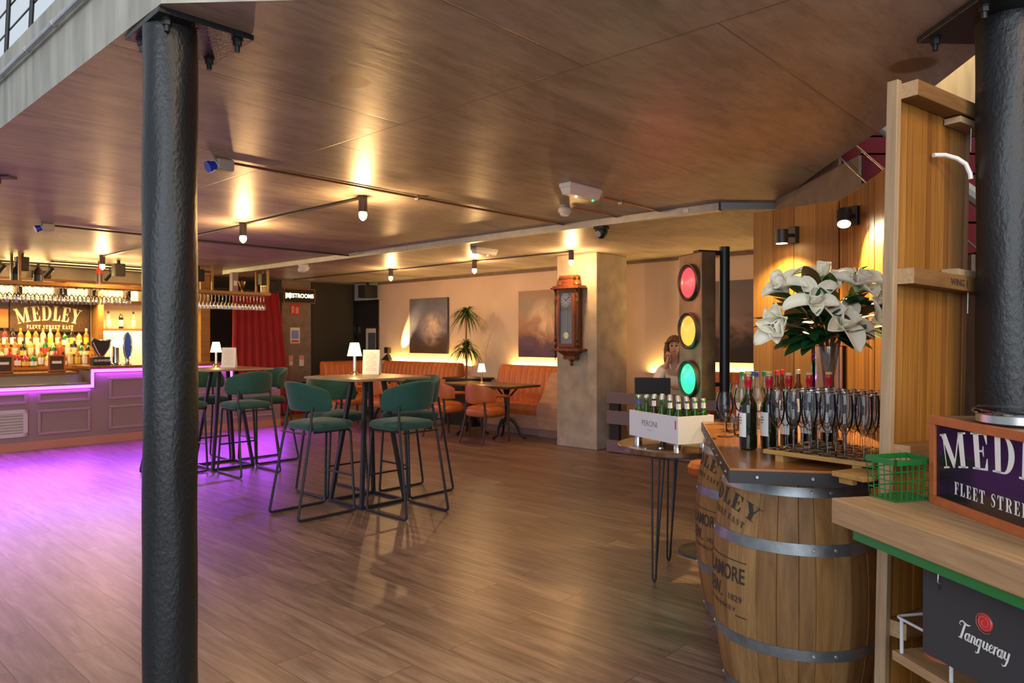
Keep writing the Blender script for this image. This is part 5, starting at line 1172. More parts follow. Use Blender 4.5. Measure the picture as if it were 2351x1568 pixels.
# pelvis, spine, neck, head, arms, legs: faces -y
B_ = [(0, 0.06, 0.52, (0.15, 0.11)), (0, 0.04, 0.68, (0.125, 0.095)), (0, 0.02, 0.86, (0.14, 0.10)), (0, 0.0, 1.0, (0.12, 0.075)), (0, -0.02, 1.07, 0.052), (0, -0.05, 1.13, 0.052),
      (0, -0.075, 1.19, (0.066, 0.082)), (0, -0.08, 1.26, (0.076, 0.098)), (0, -0.07, 1.325, (0.070, 0.085)),
      (-0.155, 0.0, 0.985, 0.05), (-0.235, -0.06, 0.80, 0.043), (-0.20, -0.22, 0.80, 0.036), (-0.105, -0.165, 1.02, 0.027), (-0.082, -0.155, 1.075, (0.036, 0.018)), (-0.078, -0.145, 1.13, (0.034, 0.014)),
      (0.155, 0.0, 0.985, 0.05), (0.225, -0.04, 0.76, 0.043), (0.14, -0.26, 0.745, 0.034), (0.03, -0.33, 0.755, 0.026), (-0.02, -0.37, 0.765, (0.036, 0.017)),
      (-0.10, -0.05, 0.50, 0.085), (-0.12, -0.42, 0.50, 0.065), (-0.12, -0.44, 0.10, 0.042), (-0.12, -0.54, 0.04, 0.035), (0.10, -0.05, 0.50, 0.085), (0.12, -0.42, 0.50, 0.065), (0.12, -0.44, 0.10, 0.042), (0.12, -0.54, 0.04, 0.035)]
ed = [(0,1),(1,2),(2,3),(3,4),(4,5),(5,6),(6,7),(7,8),(3,9),(9,10),(10,11),(11,12),(12,13),(13,14),(3,15),(15,16),(16,17),(17,18),(18,19),(0,20),(20,21),(21,22),(22,23),(0,24),(24,25),(25,26),(26,27)]
body = skinned('body', 'skin', B_, ed, wm)
for k, (dx, ln) in enumerate(((-0.026, 0.062), (-0.010, 0.070), (0.006, 0.066), (0.020, 0.052))):
    MB().tube([(-0.078+dx, -0.150, 1.12), (-0.076+dx*0.9, -0.165, 1.12+ln*0.5), (-0.070+dx*0.8, -0.150, 1.12+ln)], [0.009, 0.0085, 0.007], 8).build('finger', 'skin', body)
    MB().tube([(-0.02-dx*0.2-0.01, -0.39+dx, 0.77), (-0.055, -0.41+dx, 0.775), (-0.02-ln-0.02, -0.42+dx, 0.762)], [0.009, 0.0085, 0.007], 8).build('finger', 'skin', body)
MB().tube([(-0.058, -0.16, 1.06), (-0.045, -0.165, 1.09), (-0.052, -0.16, 1.12)], [0.010, 0.009, 0.007], 8).build('thumb', 'skin', body)
MB().tube([(0.0, -0.345, 0.77), (-0.02, -0.33, 0.775), (-0.045, -0.34, 0.768)], [0.010, 0.009, 0.007], 8).build('thumb', 'skin', body)
def grow(i, d): n = B_[i]; r = n[3]; return n[:3]+((tuple(x+d for x in r) if isinstance(r, tuple) else r+d),)
bl = [grow(i, 0.016) for i in (0, 1, 2, 3, 9, 10, 11, 12, 15, 16, 17, 18)]
bl[7] = B_[11][:2]+(0.84, 0.047); bl[7] = (-0.165, -0.20, 0.90, 0.045)
bl[6] = (-0.20, -0.22, 0.80, 0.052); bl.pop(7); bl.pop()
bl.append((-0.118, -0.172, 0.985, 0.040))
skinned('blouse', 'blouse', bl, [(0,1),(1,2),(2,3),(3,4),(4,5),(5,6),(3,7),(7,8),(8,9),(6,10)], wm)
skinned('trousers', 'trouser', [grow(i, 0.012) for i in (0, 20, 21, 22, 24, 25, 26)], [(0,1),(1,2),(2,3),(0,4),(4,5),(5,6)], wm)
m = MB()
for s in (-1, 1):
    m.add([(s*0.005, -0.098, 0.90), (s*0.05, -0.092, 1.045), (s*0.085, -0.055, 1.06), (s*0.055, -0.108, 0.98)], [(0, 1, 2, 3)])
m.build('collar', 'paper', wm, thick=0.008)
m = MB()
for s in (-1, 1): m.lathe([(0.0, -0.012), (0.012, -0.006), (0.014, 0), (0.012, 0.006), (0, 0.012)], 10, (s*0.031, -0.166, 1.262))
m.build('eye', 'eye_dark', body)
MB().tube([(0, -0.168, 1.27), (0, -0.184, 1.235), (0, -0.172, 1.225)], [0.008, 0.013, 0.012], 8).build('nose', 'skin', body)
MB().tube([(-0.024, -0.150, 1.195), (0, -0.160, 1.192), (0.024, -0.150, 1.195)], [0.004, 0.008, 0.004], 8).build('mouth', 'lip', body)
m = MB()
for s in (-1, 1): m.tube([(s*0.015, -0.172, 1.288), (s*0.033, -0.168, 1.294), (s*0.052, -0.152, 1.285)], 0.004, 6)
m.build('eyebrow', 'hair', body)
def hf(a, b):
    th = 2*PI*a; ph = b*PI*0.62; r = 0.105+0.006*math.sin(9*th)+0.006*math.sin(17*th+4*b); front = max(0, -math.sin(th))
    if ph > 0.9: ph = 0.9+(ph-0.9)*(1-0.95*front**0.5)
    z = 1.275+0.115*math.cos(ph)-(0.02*b); return (r*math.sin(ph)*math.cos(th)*0.98, -0.062+r*1.12*math.sin(ph)*math.sin(th), z)
MB().grid(hf, 48, 14, True).build('hair', 'hair', wm, fix=False, thick=0.012)
rh = random.Random(5); m = MB()
for k in range(46):
    a = math.radians(rh.uniform(-25, 205)); x, y = 0.098*math.cos(a), -0.055+0.10*math.sin(a); ln = rh.uniform(0.20, 0.32); w = rh.uniform(0, 6)
    m.tube([(x*(1+0.10*math.sin(w+j*1.7))*(1.0+0.12*(j > 1)), y*1.05+0.012*math.cos(w+j*1.9), 1.30-ln*j/5) for j in range(6)], [0.016, 0.018, 0.017, 0.016, 0.013, 0.006], 6)
m.build('hair_lock', 'hair', wm)['kind'] = 'stuff'

# ================================================================== SLATTED SCREENS
def V2(a): return Vector((a[0], a[1], 0))
def slat_wall(parent, pts, width, z0, z1, thick, mats, gap=0.003, seed=1, name='plank'):
    """vertical boards set edge to edge along a plan polyline; one mesh with a little depth between boards"""
    r = random.Random(seed); P = [Vector((p[0], p[1])) for p in pts]; L = [0]
    for i in range(1, len(P)): L.append(L[-1]+(P[i]-P[i-1]).length)
    def at(s):
        s = max(0, min(L[-1], s))
        for i in range(1, len(P)):
            if s <= L[i]+1e-9: return P[i-1].lerp(P[i], (s-L[i-1])/(L[i]-L[i-1]))
        return P[-1]
    n = max(1, int(round(L[-1]/width))); w = L[-1]/n; m = MB()
    for k in range(n):
        a, b = at(k*w+gap/2), at((k+1)*w-gap/2); d = (b-a).normalized(); nn = Vector((-d.y, d.x)); j = r.uniform(-0.0015, 0.0015)
        q = [a+nn*j, b+nn*j, b+nn*(thick+j), a+nn*(thick+j)]; m.m = r.randrange(len(mats)); m.prism([tuple(x) for x in q], z0, z1)
    return m.build(name, mats, parent, smooth=0)
sc = E('plank_screen', 'curved screen of upright wooden planks behind the flowers', 'screen', (0, 0, 0))
slat_wall(sc, [(2.065, 4.54), (1.68, 5.0)], 0.145, 0, 2.37, -0.03, ['slat_wood', 'slat_wood_pale', 'slat_wood'], seed=2)
slat_wall(sc, [(1.80, 3.12), (1.87, 3.5), (1.93, 3.75), (1.99, 4.05), (2.035, 4.3), (2.068, 4.53)], 0.052, 0, 2.372, -0.025, ['slat_wood', 'slat_wood_dark', 'slat_wood'], seed=3, name='slat')
def sconce(label, mount, head, aim, pw_):
    t = E('wall_spotlight', label, 'spotlight', mount, 0, 'black spotlights on the plank screen')
    h = Vector(head)-Vector(mount); d = (Vector(aim)-Vector(head)).normalized()
    MB().box(-0.03, -0.018, -0.055, 0.03, 0.018, 0.055).build('back_plate', 'black_metal', t, smooth=0, bevel=0.003).rotation_euler = (0, 0, math.atan2(h.y, h.x)+PI/2)
    MB().cyl((0, 0, 0), h, 0.011).build('arm', 'black_metal', t)
    MB().cyl(h-d*0.045, h+d*0.045, 0.040, n=24).build('head', 'black_metal', t)
    MB().cyl(h+d*0.0455, h+d*0.048, 0.034, n=24).build('lamp_face', 'spot_glow', t)
    light('wall_spot_light', 'SPOT', Vector(head)+d*0.06, pw_, (1.0, 0.70, 0.27), size=0.03, spot=125, blend=0.8, aim=aim)
sconce('black wall spotlight on the plank screen, left of the pair above the flowers', (1.862, 4.745, 2.18), (1.765, 4.70, 2.165), (1.78, 4.74, 0.9), 60)
sconce('black wall spotlight on the curved slats, right of the pair above the flowers', (1.985, 4.17, 2.21), (1.905, 4.12, 2.19), (1.66, 3.62, 1.2), 170)
# tall panel in front
pa = math.atan2(0.336, 0.528)
pn = E('slatted_screen', 'tall leaning screen of narrow wooden slats with battens, right of the flowers', 'screen', (1.262, 2.44, 0), 0)
pn.rotation_euler = (0, math.radians(2.2), pa)
line = [(0.0, 0), (0.44, 0), (0.52, 0.012), (0.58, 0.04), (0.62, 0.08)]
slat_wall(pn, line, 0.032, 0.0, 2.385, 0.014, ['slat_wood', 'slat_wood_dark', 'slat_wood', 'slat_wood_pale'], 0.0015, 4, 'slat')
MB().box(-0.026, -0.012, 0.0, 0.0, 0.026, 2.39).build('edge_board', 'edge_pine', pn, smooth=0, bevel=0.002)
for z in (2.325, 1.685, 1.085, 0.49):
    MB().box(0.0, -0.068, z, 0.56, -0.002, z+0.055).build('batten', 'batten_wood', pn, smooth=0, bevel=0.003)
    MB().box(-0.0015, -0.067, z+0.001, 0.0, -0.003, z+0.054).build('batten_end', 'end_grain', pn, smooth=0)
for z in (2.296, 1.742):
    MB().box(0.30, -0.060, z, 0.56, -0.004, z+0.022).build('plywood_rib', 'edge_pine', pn, smooth=0)
    MB().cyl((0.40, -0.05, z-0.09 if z > 2 else z-0.135), (0.40, -0.05, z), 0.003, n=8).build('bolt', 'hoop_steel', pn)
MB().tube([(0.20, -0.02, 2.165), (0.245, -0.036, 2.170), (0.285, -0.058, 2.160), (0.31, -0.076, 2.14), (0.322, -0.086, 2.105), (0.324, -0.088, 2.085)], 0.008, 8).build('edge_strip', 'white_plastic', pn)
m = MB(); put_polys(m, sans_polys('WING 1', 0.034), lambda x, y: (0.30+x, -0.0692, 1.70+y)); m.build('pencil_mark', 'stencil_black', pn, smooth=0)

# ================================================================== BARRELS AND COUNTER
BH = 0.945
def br(z): return 0.337-0.058*((z-BH/2)/(BH/2))**2
def barrel(label, c, seed, rot):
    t = E('barrel', label, 'barrel', (c[0], c[1], 0), 0, 'oak barrels under the counter'); r = random.Random(seed); n = 26
    m = MB(); a = 0
    wds = [r.uniform(0.8, 1.25) for _ in range(n)]; sm = sum(wds); edges = [0]
    for w in wds: edges.append(edges[-1]+w/sm*2*PI)
    for k in range(n):
        a0, a1 = edges[k], edges[k+1]; g = 0.0022/0.33; off = r.uniform(-0.0008, 0.0008); m.m = r.randrange(3)
        cols = [(a0, -0.004), (a0+g, off), ((a0+a1)/2, off+0.0006), (a1-g, off), (a1, -0.004)]; NZ = 16
        vs = [((br(BH*j/NZ)+d)*math.cos(x+rot), (br(BH*j/NZ)+d)*math.sin(x+rot), BH*j/NZ) for j in range(NZ+1) for x, d in cols]
        m.add(vs, [(j*5+i, j*5+i+1, (j+1)*5+i+1, (j+1)*5+i) for j in range(NZ) for i in range(4)])
    m.build('staves', ['barrel_oak', 'barrel_oak_dark', 'barrel_oak_pale'], t, smooth=40, fix=False)
    m = MB().lathe([(0.265, BH-0.03), (0.0, BH-0.03)], 32); m.lathe([(0.265, 0.03), (0.0, 0.03)], 32); m.build('barrel_head', 'barrel_oak', t)
    for z0, z1 in ((0.875, 0.912), (0.655, 0.700), (0.245, 0.290), (0.02, 0.07)):
        hp = []
        for z, d in ((z0, 0.0005), (z0, 0.0035), (z1, 0.0035), (z1, 0.0005)): hp.append((br(z)+d, z))
        h = MB().lathe(hp, 64, caps=False).build('hoop', 'hoop_steel', t, fix=False)
        m = MB(); zz = (z0+z1)/2
        for ang in (-1.72, -1.46, -0.55, 3.0):
            q = Vector(((br(zz)+0.003)*math.cos(ang), (br(zz)+0.003)*math.sin(ang), zz)); d = Vector((math.cos(ang), math.sin(ang), 0))
            rv = MB().cyl(q, q+d*0.004, 0.0075, 0.005, n=10).build('rivet', 'cap_metal', h)
    m = MB()
    def wrap(x, z, c0=PI+0.02): a_ = c0+x/0.33; rr = br(z)+0.0028; return (rr*math.cos(a_), rr*math.sin(a_), z)
    G, Wd = serif_line('MEDLEY', 0.064, 0.10)
    for c_, polys in G:
        for p in polys:
            q = [arch((x*1.55, y), 0, 0.62) for x, y in p]; m.add([wrap(x-0.02, 0.805+y) for x, y in q], [tuple(range(len(q)))])
    G, Wd = serif_line('FLEET STREET EAST', 0.024, 0.16)
    for c_, polys in G:
        for p in polys:
            q = [arch((x*1.25, y), 0, 0.72) for x, y in p]; m.add([wrap(x-0.03, 0.752+y) for x, y in q], [tuple(range(len(q)))])
    put_polys(m, sans_polys('TULLAMORE', 0.088), lambda x, y: wrap(x*0.72+0.02, 0.500+y*1.0))
    put_polys(m, sans_polys('DEW.', 0.088), lambda x, y: wrap(x*0.72-0.01, 0.416+y))
    put_polys(m, sans_polys('1829', 0.036, False), lambda x, y: wrap(x*1.15+0.145, 0.420+y))
    put_polys(m, sans_polys('IRISH WHISKEY', 0.026, False), lambda x, y: wrap(x*1.5+0.02, 0.376+y))
    def bar_(x0, x1, z): m.add([wrap(x0+(x1-x0)*k/16, z-0.004*(s == 0)) for s in (0, 1) for k in range(17)], [(k, k+1, 18+k, 17+k) for k in range(16)])
    bar_(-0.22, 0.205, 0.588); bar_(0.15, 0.205, 0.365); bar_(-0.22, -0.15, 0.365)
    m.build('stencil', 'stencil_black', t, smooth=0, fix=False)
    return t
wood('barrel_oak_dark', (0.125, 0.058, 0.018), (0.25, 0.125, 0.040), 0.6, (9, 9, 0.8))
wood('barrel_oak_pale', (0.19, 0.095, 0.033), (0.36, 0.20, 0.072), 0.6, (9, 9, 0.8))
barrel('whiskey barrel under the near end of the counter, closest to the camera', (1.215, 3.10), 5, 0.4)
barrel('whiskey barrel under the far end of the counter, partly hidden by the nearer barrel', (1.352, 3.93), 9, 1.3)
CA = Vector((0.836, 2.76, 0)); ct = Vector((0.981, -0.192, 0)); cs = Vector((0.192, 0.981, 0))
poly = [CA, CA+ct*0.60, CA+ct*0.78+cs*0.22, CA+ct*0.78+cs*1.58, CA+cs*1.58]
bc = E('barrel_counter', 'polished wooden counter top with riveted black steel edging laid on two barrels', 'counter', (0, 0, 0))
MB().prism([(p.x, p.y) for p in poly], 0.947, 1.0).build('board', 'counter_wood', bc, smooth=0, bevel=0.002)
ins = lambda p, q, d: (Vector((q.y-p.y, p.x-q.x, 0)).normalized()*d)
for i in range(5):
    p, q = poly[i], poly[(i+1) % 5]; o_ = ins(p, q, 0.004); m = MB()
    m.prism([(x.x, x.y) for x in (p+o_*0.0, q+o_*0.0, q+o_, p+o_)], 0.944, 0.992); o = m.build('steel_edge', 'black_metal', bc, smooth=0)
    if i in (0, 4):
        L_ = (q-p).length; k = int(L_/0.2)+1
        for j in range(k):
            c_ = p.lerp(q, (j+0.5)/k)+o_; d = o_.normalized()
            MB().cyl(c_+Vector((0, 0, 0.97)), c_+d*0.006+Vector((0, 0, 0.97)), 0.009, 0.006, n=12).build('bolt', 'steel_brushed', o)

# wine bottles
def wine_bottle(label, loc, rz, cork_up, src=[None]):
    t = E('wine_bottle', label, 'bottle', loc, rz, 'red wine bottles on the counter')
    P = [(0.0, 0.006), (0.030, 0.0), (0.0375, 0.006), (0.0385, 0.02), (0.0385, 0.185), (0.036, 0.205), (0.026, 0.225), (0.017, 0.242), (0.0145, 0.255), (0.0140, 0.315), (0.0155, 0.317), (0.0155, 0.326), (0.010, 0.326)]
    MB().lathe(P, 28).build('glass_body', 'wine_glass_green', t)
    MB().lathe([(0.0, 0.010), (0.034, 0.010), (0.0355, 0.022), (0.0355, 0.184), (0.033, 0.203), (0.023, 0.222), (0.0, 0.224)], 24).build('wine', 'bt_dark', t)
    MB().lathe([(0.0152, 0.272), (0.0152, 0.300), (0.0166, 0.302), (0.0166, 0.322), (0.0160, 0.324)], 20, caps=False).build('capsule', 'capsule_red', t)
    m = MB(); a0, a1 = math.radians(145), math.radians(238); n = 14; vs = []
    for z in (0.058, 0.165): vs += [(0.0390*math.cos(a0+(a1-a0)*i/n), 0.0390*math.sin(a0+(a1-a0)*i/n), z) for i in range(n+1)]
    m.add(vs, [(i, i+1, n+2+i, n+1+i) for i in range(n)]); lb = m.build('label', 'label_paper', t, fix=False)
    m = MB()
    for z, hw in ((0.140, 0.22), (0.128, 0.30), (0.116, 0.18)):
        c0 = (a0+a1)/2; vs = [(0.0393*math.cos(c0+s*hw), 0.0393*math.sin(c0+s*hw), z+q) for q in (0, 0.005) for s in (-1, -.33, .33, 1)]; m.add(vs, [(i, i+1, 5+i, 4+i) for i in range(3)])
    m.build('label_print', 'ink_grey', lb, fix=False, smooth=0)
    z0 = 0.326
    MB().lathe([(0.0095, z0-0.01), (0.0095, z0+cork_up), (0.0150, z0+cork_up), (0.0150, z0+cork_up+0.011), (0.0140, z0+cork_up+0.013)], 16).build('cork', 'cork', t)
for i, (px, py, cu, lab) in enumerate(((1718, 1031, 0.012, 'open red wine bottle at the left end of the row of red capsules, cork raised'), (1766, 1029, 0.012, 'open red wine bottle second from left in the red capsule row, cork raised'),
        (1811, 1024.5, 0.002, 'red wine bottle third from left in the red capsule row, behind the first flutes'), (1858, 1022, 0.002, 'red wine bottle fourth in the red capsule row, neck clear of the flutes'), (1903, 1019.5, 0.002, 'red wine bottle ending the red capsule row, in front of the vase'))):
    wine_bottle(lab, PX(px, py, 1.0), 0.12*i, cu)
# trays and flutes
C0 = Vector((1.026, 2.94, 0)); e_ = Vector((0.64, -0.768, 0)); f_ = Vector((0.768, 0.64, 0)); ta = math.atan2(e_.y, e_.x)
ty = E('serving_board', 'wooden board on feet carrying the rows of empty flutes', 'board', C0+Vector((0, 0, 1.0)), ta)
MB().box(0, 0, 0.028, 0.44, 0.40, 0.046).build('board', 'tray_wood', ty, smooth=0, bevel=0.003)
for x in (0.05, 0.36): m = MB(); m.prism([(x, 0.01), (x+0.035, 0.01), (x+0.035, 0.38), (x, 0.38)], 0.0, 0.028); m.build('foot', 'tray_wood', ty, smooth=0)
ty2 = E('serving_board', 'small wooden board wedged between the flute board and the slatted panel', 'board', (0, 0, 1.0))
MB().prism([(1.150, 2.585), (1.205, 2.462), (1.236, 2.472), (1.395, 2.575), (1.36, 2.69)], 0.004, 0.022).build('board', 'tray_wood', ty2, smooth=0, bevel=0.002)
MB().prism([(1.172, 2.575), (1.195, 2.522), (1.215, 2.530), (1.192, 2.585)], -0.018, 0.004).build('foot', 'tray_wood', ty2, smooth=0)
def flute():
    t = E('flute', 'x', 'glass', (0, 0, 0))
    o = MB().lathe([(0.0, 0.090), (0.008, 0.093), (0.017, 0.104), (0.026, 0.125), (0.0305, 0.155), (0.0310, 0.185), (0.0275, 0.238)], 20, caps=False).build('bowl', 'clear_glass', t, fix=False)
    MB().lathe([(0.0, 0.0045), (0.004, 0.01), (0.0045, 0.05), (0.005, 0.078), (0.010, 0.092), (0.0, 0.0925)], 12, caps=False).build('stem', 'stem_glass', t, fix=False)
    MB().lathe([(0.0, 0.0), (0.032, 0.001), (0.033, 0.003), (0.012, 0.006), (0.004, 0.010)], 20, caps=False).build('base', 'stem_glass', t, fix=False)
    MB().tube([(0.0275*math.cos(k*PI/10), 0.0275*math.sin(k*PI/10), 0.238) for k in range(20)], 0.0010, 5, closed=True).build('rim', 'chrome_rim', t, fix=False)
    return t
thin_glass('stem_glass', (0.985, 0.985, 0.98), 0.9, 0.03); thin_glass('chrome_rim', (0.98, 0.98, 0.98), 2.0, 0.30)
fl = flute(); k_ = 0; rf_ = random.Random(8)
for i in range(6):
    for j in range(6):
        p = C0+e_*(0.045+i*0.069)+f_*(0.038+j*0.066)+Vector((rf_.uniform(-.003, .003), rf_.uniform(-.003, .003), 1.046))
        lab = f'empty flute, {ORD[j]} row from the front of the serving board, {ORD[i]} from left'
        if k_ == 0: fl.location = p; fl['label'] = lab; fl['group'] = 'flutes on the serving board'
        else: dup(fl, p, rf_.uniform(0, 6), lab, 'flutes on the serving board')
        k_ += 1
def wine_glass(label, loc):
    t = E('wine_glass', label, 'glass', loc, 0, 'wine glasses at the far end of the counter')
    MB().lathe([(0.0, 0.090), (0.012, 0.094), (0.032, 0.112), (0.043, 0.142), (0.044, 0.165), (0.040, 0.195), (0.0335, 0.225)], 26, caps=False).build('bowl', 'clear_glass', t, fix=False)
    MB().lathe([(0.0, 0.004), (0.004, 0.01), (0.004, 0.075), (0.010, 0.09), (0.0, 0.092)], 12, caps=False).build('stem', 'stem_glass', t, fix=False)
    MB().lathe([(0.0, 0.0), (0.036, 0.001), (0.037, 0.003), (0.012, 0.006), (0.004, 0.010)], 24, caps=False).build('base', 'stem_glass', t, fix=False)
    MB().tube([(0.0335*math.cos(k*PI/14), 0.0335*math.sin(k*PI/14), 0.225) for k in range(28)], 0.0008, 5, closed=True).build('rim', 'chrome_rim', t, fix=False)
for px, py, lab in ((1664, 1003, 'wine glass standing alone at the far left of the counter'), (1703, 986, 'wine glass behind the first red wine bottle'), (1741, 984, 'wine glass between the two uncorked wine bottles'), (1786, 982, 'wine glass behind the third wine bottle'), (1692, 968, 'wine glass furthest back at the left end of the counter')):
    wine_glass(lab, PX(px, py, 1.0))
def mixer(label, px, py, body, cap, neck=False):
    t = E('mixer_bottle', label, 'bottle', PX(px, py, 1.0), 0, 'small mixer bottles behind the wine'); h = 1.16
    t.scale = (1.0, 1.0, h)
    MB().lathe([(0.0, 0), (0.028, 0.0), (0.030, 0.008), (0.030, 0.13), (0.024, 0.165), (0.0125, 0.20), (0.012, 0.245)], 18).build('glass_body', body, t)
    MB().lathe([(0.0142, 0.24), (0.0145, 0.262), (0.013, 0.264)], 14).build('cap', cap, t)
    MB().lathe([(0.0306, 0.04), (0.0306, 0.11)], 18, caps=False).build('label', 'label_paper', t, fix=False)
for px, py, b_, c_, lab in ((1703, 975, 'mx_clear', 'cap_green', 'clear mixer bottle with green cap, left of the first wine bottle neck'), (1737, 976, 'mx_clear', 'cap_blue', 'clear mixer bottle with blue cap between the two uncorked wine necks'), (1726, 972, 'mx_clear', 'cap_blue', 'clear mixer bottle with blue cap just right of the first wine neck'),
        (1755, 973, 'mx_clear', 'cap_green', 'clear mixer bottle with green cap touching the second wine neck'), (1783, 968, 'beer_brown', 'capsule_red', 'dark mixer bottle with red cap, right of the second wine neck'), (1795, 963, 'beer_brown', 'capsule_red', 'dark mixer bottle with red cap, left of the third wine neck'), (1833, 962, 'beer_brown', 'cap_metal', 'dark mixer bottle with silver cap between the third and fourth wine necks')):
    if 'mx_clear' not in MATS: glass('mx_clear', (0.75, 0.70, 0.55), 0.03, 1.4, 0.9)
    mixer(lab, px, py, b_, c_)

for px, py, lab in ((1681, 992, 'clear tumbler beside the lone wine glass at the left'), (1700, 1001, 'clear tumbler just left of the first red wine bottle')):
    t = E('tumbler', lab, 'glass', PX(px, py, 1.0), 0, 'tumblers on the counter')
    MB().lathe([(0.0, 0.006), (0.030, 0.006), (0.034, 0.012), (0.038, 0.10)], 24, caps=False).build('body', 'clear_glass', t, fix=False)
    for z in (0.03, 0.055, 0.08): MB().lathe([(0.0352+z*0.03, z), (0.0352+z*0.03, z+0.003)], 24, caps=False).build('black_band', 'black_metal', t, fix=False)

# ================================================================== VASE AND MAGNOLIAS
vc = Vector((1.539, 3.488, 1.0))
vs_ = E('vase', 'tall clear glass cylinder vase holding the magnolias', 'vase', vc)
MB().lathe([(0.0, 0.0), (0.078, 0.0), (0.080, 0.004), (0.080, 0.46), (0.077, 0.462), (0.0755, 0.46), (0.0755, 0.014), (0.0, 0.012)], 40, caps=False).build('glass_cylinder', 'clear_glass', vs_, fix=False)
rm = random.Random(21)
def petal(m, base, up, side, out, L, Wd, open_, curl):
    """one cupped petal: grows from base along a mix of up and out"""
    def fn(a, b):
        s = a*2-1; w = Wd*(0.22+0.78*math.sin(PI*0.5*min(1, b/0.62)))*math.sqrt(max(0.0, 1-max(0, (b-0.62)/0.385)**2))
        ang = open_*(0.35+0.75*b)+curl*b*b; y = L*b
        p = base+up*(y*math.cos(ang))+out*(y*math.sin(ang))
        cup = 0.55*w*s*s*s*s+0.35*w*s*s
        return p+side*(s*w*0.92)-(out*math.cos(ang)-up*math.sin(ang))*cup
    m.grid(fn, 8, 10)
def leaf(m, base, d, L, Wd, droop, tw=0.0):
    d = d.normalized(); sd = d.cross(Vector((0, 0, 1))); sd = sd.normalized() if sd.length > 1e-3 else Vector((1, 0, 0)); n = sd.cross(d)
    sd = sd*math.cos(tw)+n*math.sin(tw); n = sd.cross(d)
    def fn(a, b):
        s = a*2-1; w = Wd*math.sin(PI*b**0.85)**0.8
        return base+d*(L*b)+n*(0.12*w*0-0.18*L*b*b*droop+abs(s)*w*0.22)+sd*(s*w)
    m.grid(fn, 4, 8)
def magnolia(label, px, py, d, L, face, open_=1.0, nleaf=5, n_out=6):
    hp = Vector(((px-CX)/F_PX*d, d, CAM_H+(HZ-py)*d/F_PX)); t = E('magnolia_stem', label, 'flower', vc+Vector((0, 0, 0.02)), 0, 'white magnolia stems in the vase')
    h = hp-Vector(t.location); up = Vector(face).normalized(); a = up.orthogonal().normalized(); b = up.cross(a)
    m = MB(); a0 = rm.uniform(0, 6)
    for k in range(n_out):
        th = a0+k*2*PI/n_out+rm.uniform(-.15, .15); out = a*math.cos(th)+b*math.sin(th); sd = up.cross(out)
        petal(m, h-up*0.01+out*0.008, up, sd, out, L*rm.uniform(1.0, 1.25), L*0.33, open_*rm.uniform(0.85, 1.3), rm.uniform(-0.35, 0.25))
    for k in range(3):
        th = a0+0.5+k*2*PI/3; out = a*math.cos(th)+b*math.sin(th); sd = up.cross(out)
        petal(m, h+out*0.004, up, sd, out, L*0.85, L*0.31, open_*0.45, -0.25)
    m.build('blossom', 'petal', t, smooth=60, fix=False, thick=0.0018)
    m = MB(); m.X = Matrix.Translation(h) @ up.to_track_quat('Z', 'Y').to_matrix().to_4x4(); m.lathe([(0.010, 0.0), (0.013, 0.012), (0.008, 0.028), (0.0, 0.034)], 10); m.build('flower_core', 'leaf_bright', t)
    root = Vector((rm.uniform(-.045, .045), rm.uniform(-.045, .045), 0.0)); neck = Vector((h.x*0.14, h.y*0.14, 0.45)); mid = neck.lerp(h, 0.5)+Vector((0, 0, 0.03))
    MB().tube([root, neck*0.5+root*0.5+Vector((0, 0, 0)), neck, mid, h-up*0.012], [0.006, 0.006, 0.0055, 0.005, 0.005], 8).build('stem', 'twig', t)
    mg, mb_, nb = MB(), MB(), 0
    for k in range(nleaf):
        s = rm.uniform(0.25, 0.95); p = neck.lerp(h, s) if s > .5 else neck.lerp(mid, s*2); th = rm.uniform(0, 6.28)
        dd = Vector((math.cos(th), math.sin(th), rm.uniform(-0.45, 0.35)))+(h-neck).normalized()*0.5
        leaf(mb_ if rm.random() < 0.22 else mg, p, dd, rm.uniform(0.12, 0.19), rm.uniform(0.026, 0.04), rm.uniform(0.3, 1.2), rm.uniform(-.6, .6))
    if mg.v: mg.build('leaves', 'leaf_green', t, smooth=60, fix=False)
    if mb_.v: mb_.build('leaf_underside', 'leaf_back', t, smooth=60, fix=False)
FL = [('large white magnolia hanging low at the left of the bouquet', 1800, 745, 3.36, 0.129, (-0.55, -0.5, -0.05), 0.62, 8, 7), ('white magnolia opening at the upper left of the bouquet', 1806, 670, 3.42, 0.112, (-0.5, -0.1, 0.6), 0.95, 6, 6),
      ('white magnolia at the very top of the bouquet', 1884, 648, 3.50, 0.123, (0.05, -0.3, 0.9), 1.15, 5, 6), ('open white magnolia just left of the bouquet centre', 1868, 700, 3.33, 0.118, (-0.2, -0.75, 0.55), 1.05, 6, 5),
      ('bright white magnolia at the upper right under the spotlight', 1968, 668, 3.40, 0.129, (0.1, -0.6, 0.75), 1.2, 6, 7), ('wide open white magnolia at the front right centre, above the vase', 1934, 755, 3.28, 0.140, (0.0, -0.75, 0.5), 1.25, 7, 5),
      ('pale yellow white magnolia at the right edge beside the slatted panel', 2008, 735, 3.35, 0.123, (0.35, -0.7, 0.35), 0.95, 6, 6), ('white magnolia bud tucked behind the slatted panel edge, upper right', 2022, 675, 3.34, 0.106, (0.4, -0.4, 0.8), 0.8, 5, 6)]
for f in FL: magnolia(*f)
fo = E('leaf_spray', 'spray of large dark magnolia leaves around the vase rim', 'foliage', vc+Vector((0, 0, 0.02)))
m1, m2 = MB(), MB(); st_ = MB()
